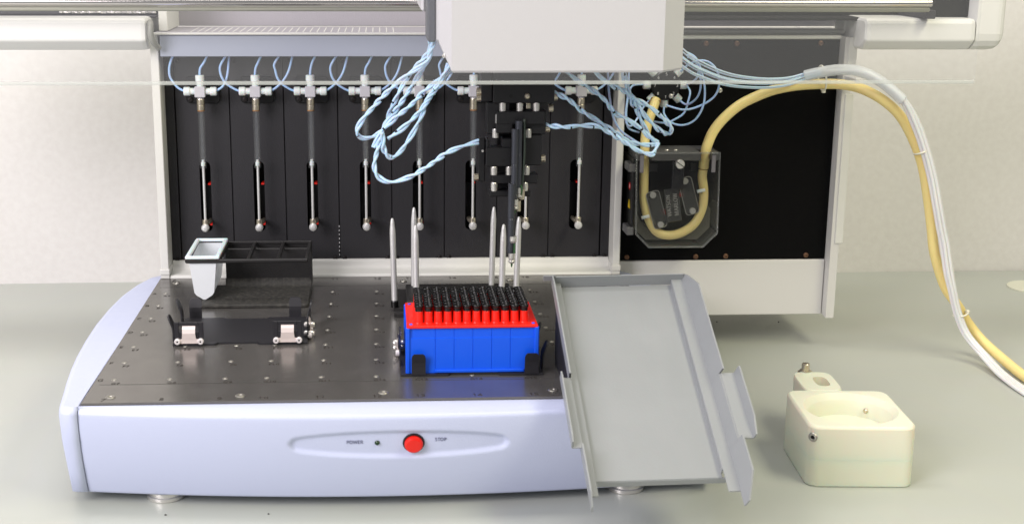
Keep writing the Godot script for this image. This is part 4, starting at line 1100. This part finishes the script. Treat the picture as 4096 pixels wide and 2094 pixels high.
# ------------------------------------------------ tubing
func braid(label: String, group: String, pts: PackedVector3Array, sd: int) -> void:
	var B := thing("braided_tubing", label, "tubing", pts[0], group)
	var p := spline(pts, 10); var f := frames(p)
	var r := RandomNumberGenerator.new(); r.seed = sd
	var s := 0.0; var phase := r.randf() * TAU
	var strands := [PackedVector3Array(), PackedVector3Array()]
	for i in p.size():
		if i > 0: s += p[i].distance_to(p[i - 1])
		for k in 2:
			var a := phase + TAU * s / 0.0330 + PI * k + 1.1 * sin(s * 75.0 + sd)
			var rad := 0.00135 + 0.0004 * sin(s * 160.0 + k)
			strands[k].append(p[i] + f[i][0] * cos(a) * rad + f[i][1] * sin(a) * rad - pts[0])
	for k in 2: obj("strand", tube(strands[k], 0.00145, 8), M.blue_strand, B)
	var st := begin(); var n := 0
	var at := 12 + r.randi_range(0, 6)
	while at < p.size() - 6:
		var k := r.randi_range(0, 1)
		obj("marker_band", tube(strands[k].slice(at, at + 2), 0.00162, 8), M.mark_black, B)
		at += r.randi_range(14, 30)

func soft_tube(called: String, label: String, category: String, group: String, pts: PackedVector3Array, r: float, m: Material, sides := 10) -> MeshInstance3D:
	var loc := PackedVector3Array()
	for q in pts: loc.append(q - pts[0])
	var o := obj(called, tube(spline(loc, 8), r, sides), m, self, pts[0])
	tag(o, label, category, group)
	return o

func tubing() -> void:
	var L := [
		[0.0539, 0.4190, -0.1300, 0.0527, 0.4098, -0.1300, 0.0458, 0.3928, -0.1300, 0.0252, 0.3789, -0.1300, 0.0075, 0.3635, -0.1300, -0.0086, 0.3467, -0.1300, -0.0186, 0.3351, -0.1300, -0.0244, 0.3236, -0.1300, -0.0198, 0.3160, -0.1335, -0.0089, 0.3164, -0.1370, 0.0006, 0.3212, -0.1405, 0.0058, 0.3303, -0.1440, 0.0095, 0.3416, -0.1475, 0.0162, 0.3543, -0.1510, 0.0237, 0.3685, -0.1545, 0.0370, 0.3856, -0.1580, 0.0496, 0.4028, -0.1500, 0.0524, 0.4180, -0.1400],
		[0.0507, 0.4190, -0.1250, 0.0501, 0.3990, -0.1350, 0.0440, 0.3865, -0.1386, 0.0322, 0.3683, -0.1389, 0.0189, 0.3487, -0.1351, 0.0072, 0.3334, -0.1304, -0.0002, 0.3212, -0.1257, -0.0068, 0.3090, -0.1200],
		[0.0780, 0.3925, -0.1280, 0.0692, 0.3825, -0.1279, 0.0591, 0.3758, -0.1257, 0.0446, 0.3646, -0.1236, 0.0302, 0.3506, -0.1214, 0.0143, 0.3379, -0.1193, 0.0013, 0.3253, -0.1171, -0.0078, 0.3090, -0.1150],
		[0.0734, 0.3925, -0.1230, 0.0632, 0.3762, -0.1220, 0.0545, 0.3680, -0.1190, 0.0429, 0.3498, -0.1160, 0.0256, 0.3316, -0.1130, 0.0069, 0.3184, -0.1100],
		[0.0688, 0.3925, -0.1180, 0.0573, 0.3695, -0.1183, 0.0473, 0.3568, -0.1167, 0.0400, 0.3384, -0.1150, 0.0299, 0.3200, -0.1133, 0.0198, 0.3058, -0.1117, 0.0111, 0.2996, -0.1100, 0.0040, 0.3050, -0.1083, 0.0023, 0.3153, -0.1067, 0.0013, 0.3256, -0.1050],
		[0.0020, 0.3249, -0.1100, -0.0039, 0.3063, -0.1089, -0.0069, 0.2892, -0.1078, -0.0006, 0.2784, -0.1067, 0.0109, 0.2752, -0.1056, 0.0295, 0.2808, -0.1044, 0.0467, 0.2911, -0.1033, 0.0667, 0.3056, -0.1022, 0.0867, 0.3129, -0.1050, 0.0994, 0.3155, -0.1100]]
	for i in L.size():
		braid("pale blue twisted tubing looping between the white head and the syringe panels" if i < 5 else "pale blue twisted tubing sagging into the flank of the black tool block", "twisted blue tubes hanging from the head" if i < 5 else "", P3(L[i]), 100 + i)
	var R := [
		[0.1735, 0.3655, -0.1080, 0.1889, 0.3575, -0.1075, 0.2024, 0.3459, -0.1150, 0.2146, 0.3381, -0.1225, 0.2270, 0.3302, -0.1300, 0.2452, 0.3181, -0.1375, 0.2608, 0.3086, -0.1450, 0.2764, 0.3049, -0.1525, 0.2920, 0.3041, -0.1600],
		[0.1655, 0.3319, -0.1080, 0.1852, 0.3304, -0.1056, 0.2022, 0.3309, -0.1111, 0.2194, 0.3294, -0.1167, 0.2314, 0.3231, -0.1222, 0.2492, 0.3126, -0.1278, 0.2658, 0.3020, -0.1333, 0.2810, 0.2969, -0.1389, 0.2868, 0.3016, -0.1444, 0.2898, 0.3070, -0.1500],
		[0.1778, 0.3920, -0.1200, 0.1990, 0.3756, -0.1250, 0.2122, 0.3670, -0.1300, 0.2284, 0.3555, -0.1350, 0.2421, 0.3398, -0.1400, 0.2543, 0.3336, -0.1450, 0.2681, 0.3246, -0.1500, 0.2822, 0.3126, -0.1550, 0.2919, 0.3062, -0.1600],
		[0.2075, 0.3920, -0.1200, 0.2309, 0.3725, -0.1286, 0.2491, 0.3634, -0.1371, 0.2649, 0.3528, -0.1457, 0.2822, 0.3434, -0.1543, 0.2972, 0.3311, -0.1629, 0.3079, 0.3200, -0.1714, 0.3080, 0.3124, -0.1800, 0.2982, 0.3158, -0.1717, 0.2862, 0.3255, -0.1633, 0.2742, 0.3378, -0.1550, 0.2623, 0.3527, -0.1467, 0.2519, 0.3687, -0.1383, 0.2445, 0.3920, -0.1300],
		[0.2490, 0.3920, -0.1400, 0.2566, 0.3595, -0.1475, 0.2686, 0.3378, -0.1550, 0.2792, 0.3186, -0.1625, 0.2912, 0.3047, -0.1700]]
	for i in R.size():
		braid("pale blue twisted tubing crossing from the tool block toward the pump cabinet", "twisted blue tubes before the cabinet post", P3(R[i]), 200 + i)
	var T := [
		[0.2420, 0.3920, -0.2000, 0.2443, 0.3609, -0.1983, 0.2459, 0.3468, -0.1967, 0.2498, 0.3284, -0.1950, 0.2580, 0.3143, -0.1933, 0.2695, 0.3059, -0.1850, 0.2795, 0.3003, -0.1750],
		[0.3496, 0.3140, -0.4050, 0.3458, 0.3070, -0.3850, 0.3525, 0.2979, -0.3750, 0.3662, 0.2953, -0.3700, 0.3794, 0.3024, -0.3650, 0.3871, 0.3191, -0.3600, 0.3892, 0.3379, -0.3625, 0.3857, 0.3568, -0.3650, 0.3781, 0.3755, -0.3675, 0.3679, 0.3824, -0.3700],
		[0.3680, 0.3216, -0.4050, 0.3739, 0.3180, -0.3880, 0.3822, 0.3269, -0.3750, 0.3856, 0.3403, -0.3700, 0.3833, 0.3566, -0.3667, 0.3757, 0.3727, -0.3633, 0.3652, 0.3809, -0.3600],
		[0.3473, 0.3180, -0.3800, 0.3661, 0.3144, -0.3660, 0.3859, 0.3205, -0.3620, 0.4005, 0.3321, -0.3580, 0.4043, 0.3484, -0.3540, 0.3985, 0.3645, -0.3500, 0.3897, 0.3727, -0.3550, 0.3797, 0.3738, -0.3600, 0.3698, 0.3694, -0.3650, 0.3617, 0.3595, -0.3750],
		[0.3760, 0.3400, -0.4050, 0.3790, 0.3330, -0.3960, 0.3765, 0.3221, -0.3920, 0.3718, 0.3073, -0.3920, 0.3606, 0.2992, -0.3920, 0.3493, 0.2951, -0.3920, 0.3352, 0.2963, -0.3950],
		[0.3235, 0.3410, -0.4050, 0.3065, 0.3408, -0.3900, 0.2997, 0.3300, -0.3795, 0.2964, 0.3112, -0.3738, 0.2970, 0.2980, -0.3700, 0.3035, 0.2942, -0.3738, 0.3121, 0.3026, -0.3800, 0.3204, 0.3140, -0.3900, 0.3312, 0.3216, -0.4050],
		[0.2984, 0.3720, -0.3750, 0.3001, 0.3327, -0.3825, 0.2990, 0.3082, -0.3850, 0.3029, 0.2899, -0.3875, 0.3176, 0.2829, -0.3950],
		[0.3760, 0.3410, -0.4020, 0.3806, 0.3470, -0.3850, 0.3835, 0.3538, -0.3790, 0.3822, 0.3652, -0.3760, 0.3746, 0.3750, -0.3730, 0.3682, 0.3769, -0.3700]]
	for i in T.size():
		soft_tube("thin_tube", "thin translucent blue tube curling round the numbered selector valve" if i > 0 else "single thin blue tube dropping from the head to the twisted bundle", "tube", "thin blue tubes at the selector valve" if i > 0 else "", P3(T[i]), 0.0013, M.blue_tube, 8)
	# feed tubes running to the spiral sleeve
	var feed := P3([0.3497, 0.3814, -0.3300, 0.3661, 0.3702, -0.3350, 0.3856, 0.3615, -0.3400, 0.4051, 0.3545, -0.3450, 0.4277, 0.3498, -0.3500, 0.4595, 0.3471, -0.3550, 0.4882, 0.3487, -0.3600, 0.5108, 0.3544, -0.3650, 0.5273, 0.3600, -0.3567])
	for k in 7:
		var q := PackedVector3Array()
		for i in feed.size():
			var f := 1.0 - float(i) / (feed.size() - 1)
			var sp := 0.0016 + 0.0040 * f
			q.append(feed[i] + Vector3(0, sp * (k - 3) * 0.62 - 0.0015 * sin(k * 2.0) * f, 0.0016 * sin(k * 2.4)))
		soft_tube("feed_tube", "pale blue tube in the flat band running from the head into the clear sleeve", "tube", "band of blue tubes over the black cabinet panel", q, 0.0010, M.feed_tube, 8)
	soft_tube("spiral_sleeve", "cloudy white sleeve wrapped round the tubes above the yellow hose", "sleeve", "", P3([0.5111, 0.3552, -0.3650, 0.5273, 0.3602, -0.3567, 0.5496, 0.3640, -0.3483, 0.5721, 0.3618, -0.3400, 0.5966, 0.3492, -0.3350, 0.6203, 0.3294, -0.3300]), 0.0066, M.sleeve, 16)
	var white := P3([0.5350, 0.3615, -0.3530, 0.5721, 0.3618, -0.3400, 0.5966, 0.3492, -0.3350, 0.6203, 0.3299, -0.3300, 0.6369, 0.3043, -0.3310, 0.6514, 0.2739, -0.3320, 0.6655, 0.2356, -0.3330, 0.6765, 0.1967, -0.3340, 0.6842, 0.1710, -0.3364, 0.6908, 0.1507, -0.3379, 0.6993, 0.1166, -0.3393, 0.7077, 0.0906, -0.3407, 0.7165, 0.0644, -0.3421, 0.7290, 0.0365, -0.3380, 0.7440, 0.0160, -0.3150, 0.7470, 0.0075, -0.2720, 0.7490, 0.0062, -0.2120, 0.7560, 0.0062, -0.1500, 0.7680, 0.0062, -0.0900, 0.7950, 0.0062, 0.0300, 0.8600, 0.0062, 0.1800, 0.9800, 0.0062, 0.3300, 1.1500, 0.0062, 0.4400])
	var offs := [[-2.2, -0.9], [-0.9, 1.2], [0.6, -1.0], [1.9, 0.7], [3.0, -0.6]]
	for k in 5:
		var q := PackedVector3Array()
		for i in white.size():
			var low := clampf((i - 13) / 3.0, 0.0, 1.0)
			var open := 0.62 if i < 4 else (1.0 if i < 11 else lerpf(0.8, 1.25, low))
			var dx: float = offs[k][0] * 0.00165 * open
			q.append(white[i] + Vector3(dx, lerpf(offs[k][1] * 0.0005, -0.0036 + 0.0001 * k, low), lerpf(offs[k][1] * 0.0016, -offs[k][0] * 0.0006, low)))
		soft_tube("drain_tube", "milky white tube in the bundle falling beside the yellow hose", "tube", "white tubes running down to the table", q, 0.0023, M.white_tube, 10)
	soft_tube("yellow_hose", "thick yellow hose arching from the pump over the cabinet and down to the table", "hose", "", P3([0.3945, 0.2420, -0.3730, 0.3947, 0.2496, -0.3720, 0.3957, 0.2627, -0.3700, 0.3973, 0.2708, -0.3700, 0.4043, 0.2871, -0.3720, 0.4166, 0.3033, -0.3720, 0.4353, 0.3194, -0.3720, 0.4575, 0.3306, -0.3720, 0.4775, 0.3378, -0.3720, 0.5024, 0.3425, -0.3720, 0.5308, 0.3444, -0.3720, 0.5586, 0.3440, -0.3700, 0.5800, 0.3398, -0.3600, 0.6021, 0.3277, -0.3450, 0.6258, 0.3074, -0.3457, 0.6454, 0.2768, -0.3464, 0.6587, 0.2460, -0.3471, 0.6690, 0.2070, -0.3479, 0.6781, 0.1675, -0.3500, 0.6835, 0.1429, -0.3520, 0.6929, 0.1178, -0.3550, 0.7060, 0.0907, -0.3580, 0.7250, 0.0661, -0.3590, 0.7395, 0.0460, -0.3630, 0.7560, 0.0240, -0.3500, 0.7660, 0.0115, -0.3070, 0.7690, 0.0066, -0.2560, 0.7740, 0.0064, -0.2100, 0.7860, 0.0064, -0.1500, 0.8000, 0.0064, -0.0900, 0.8280, 0.0064, 0.0300, 0.8930, 0.0064, 0.1700, 1.0050, 0.0064, 0.3050, 1.1700, 0.0064, 0.4100]), 0.0062, M.yellow_hose, 18)
	soft_tube("pump_hose", "yellow hose bent in a loop inside the clear pump cover", "hose", "", P3([0.3372, 0.3235, -0.3960, 0.3314, 0.3111, -0.3862, 0.3256, 0.2954, -0.3825, 0.3222, 0.2780, -0.3787, 0.3216, 0.2672, -0.3750, 0.3216, 0.2495, -0.3747, 0.3218, 0.2265, -0.3745, 0.3231, 0.2016, -0.3742, 0.3289, 0.1799, -0.3740, 0.3394, 0.1631, -0.3738, 0.3545, 0.1580, -0.3735, 0.3710, 0.1613, -0.3732, 0.3870, 0.1730, -0.3730, 0.3955, 0.1931, -0.3728, 0.3962, 0.2131, -0.3725, 0.3935, 0.2300, -0.3722, 0.3940, 0.2400, -0.3726]), 0.0056, M.yellow_hose, 16)
	# cable ties
	tie(Vector3(0.5325, 0.3520, -0.3650), 0.0105, 0.0155, 8.0, "white cable tie joining the clear sleeve and the yellow hose")
	tie(Vector3(0.6510, 0.2660, -0.3400), 0.0118, 0.0075, 112.0, "white cable tie round the hose and tubes above table height")
	tie(Vector3(0.7250, 0.0590, -0.3500), 0.0125, 0.0085, 112.0, "white cable tie round the hose and tubes close to the table")

func tie(c: Vector3, rw: float, rh: float, ang: float, label: String) -> void:
	var T := thing("cable_tie", label, "cable tie", c, "")
	var p := PackedVector3Array(); var b := Basis(Vector3.BACK, deg_to_rad(ang))
	for k in 25:
		var a := TAU * k / 24.0
		p.append(b * Vector3(0.0015 * sin(a), cos(a) * rh, sin(a) * rw))
	obj("strap", tube(p, 0.0011, 6), M.tie, T)
	obj("buckle", boxm(Vector3(0.0042, 0.0042, 0.0050), 0.0006), M.tie, T, b * Vector3(0.0, -rh, 0.0010))

# ------------------------------------------------ odds and ends on the table
func small_things() -> void:
	var d := obj("round_lid", lathe([[0, 0.0022], [0.030, 0.0022], [0.0335, 0.0028], [0.0345, 0.0020], [0.0345, 0.0002], [0, 0.0002]], 40), M.lid_disc, self, Vector3(0.9880, 0, -0.6930))
	tag(d, "flat round cream lid lying on the table beside the wall", "lid")
	var cr := [[0.4616, -0.5265], [0.5472, -0.5229], [-0.2003, 0.0777], [-0.1063, 0.0799]]
	for i in cr.size():
		var p := [cr[i][0], cr[i][1]]
		var st := begin()
		var r := []
		for L in [[0.0001, 0.6], [0.0005, 1.0], [0.0011, 0.5]]:
			var ring := PackedVector3Array()
			for k in 6:
				var a := TAU * k / 6.0
				ring.append(Vector3(cos(a) * 0.0010 * L[1] * (1.0 + 0.4 * sin(a * 2.0 + i)), L[0], sin(a) * 0.0008 * L[1]))
			r.append(ring)
		add_loft(st, r)
		var o := obj("crumb", fin(st), M.crumb, self, Vector3(p[0], 0, p[1]))
		tag(o, "tiny dark crumb lying on the grey table", "crumb", "crumbs on the table")
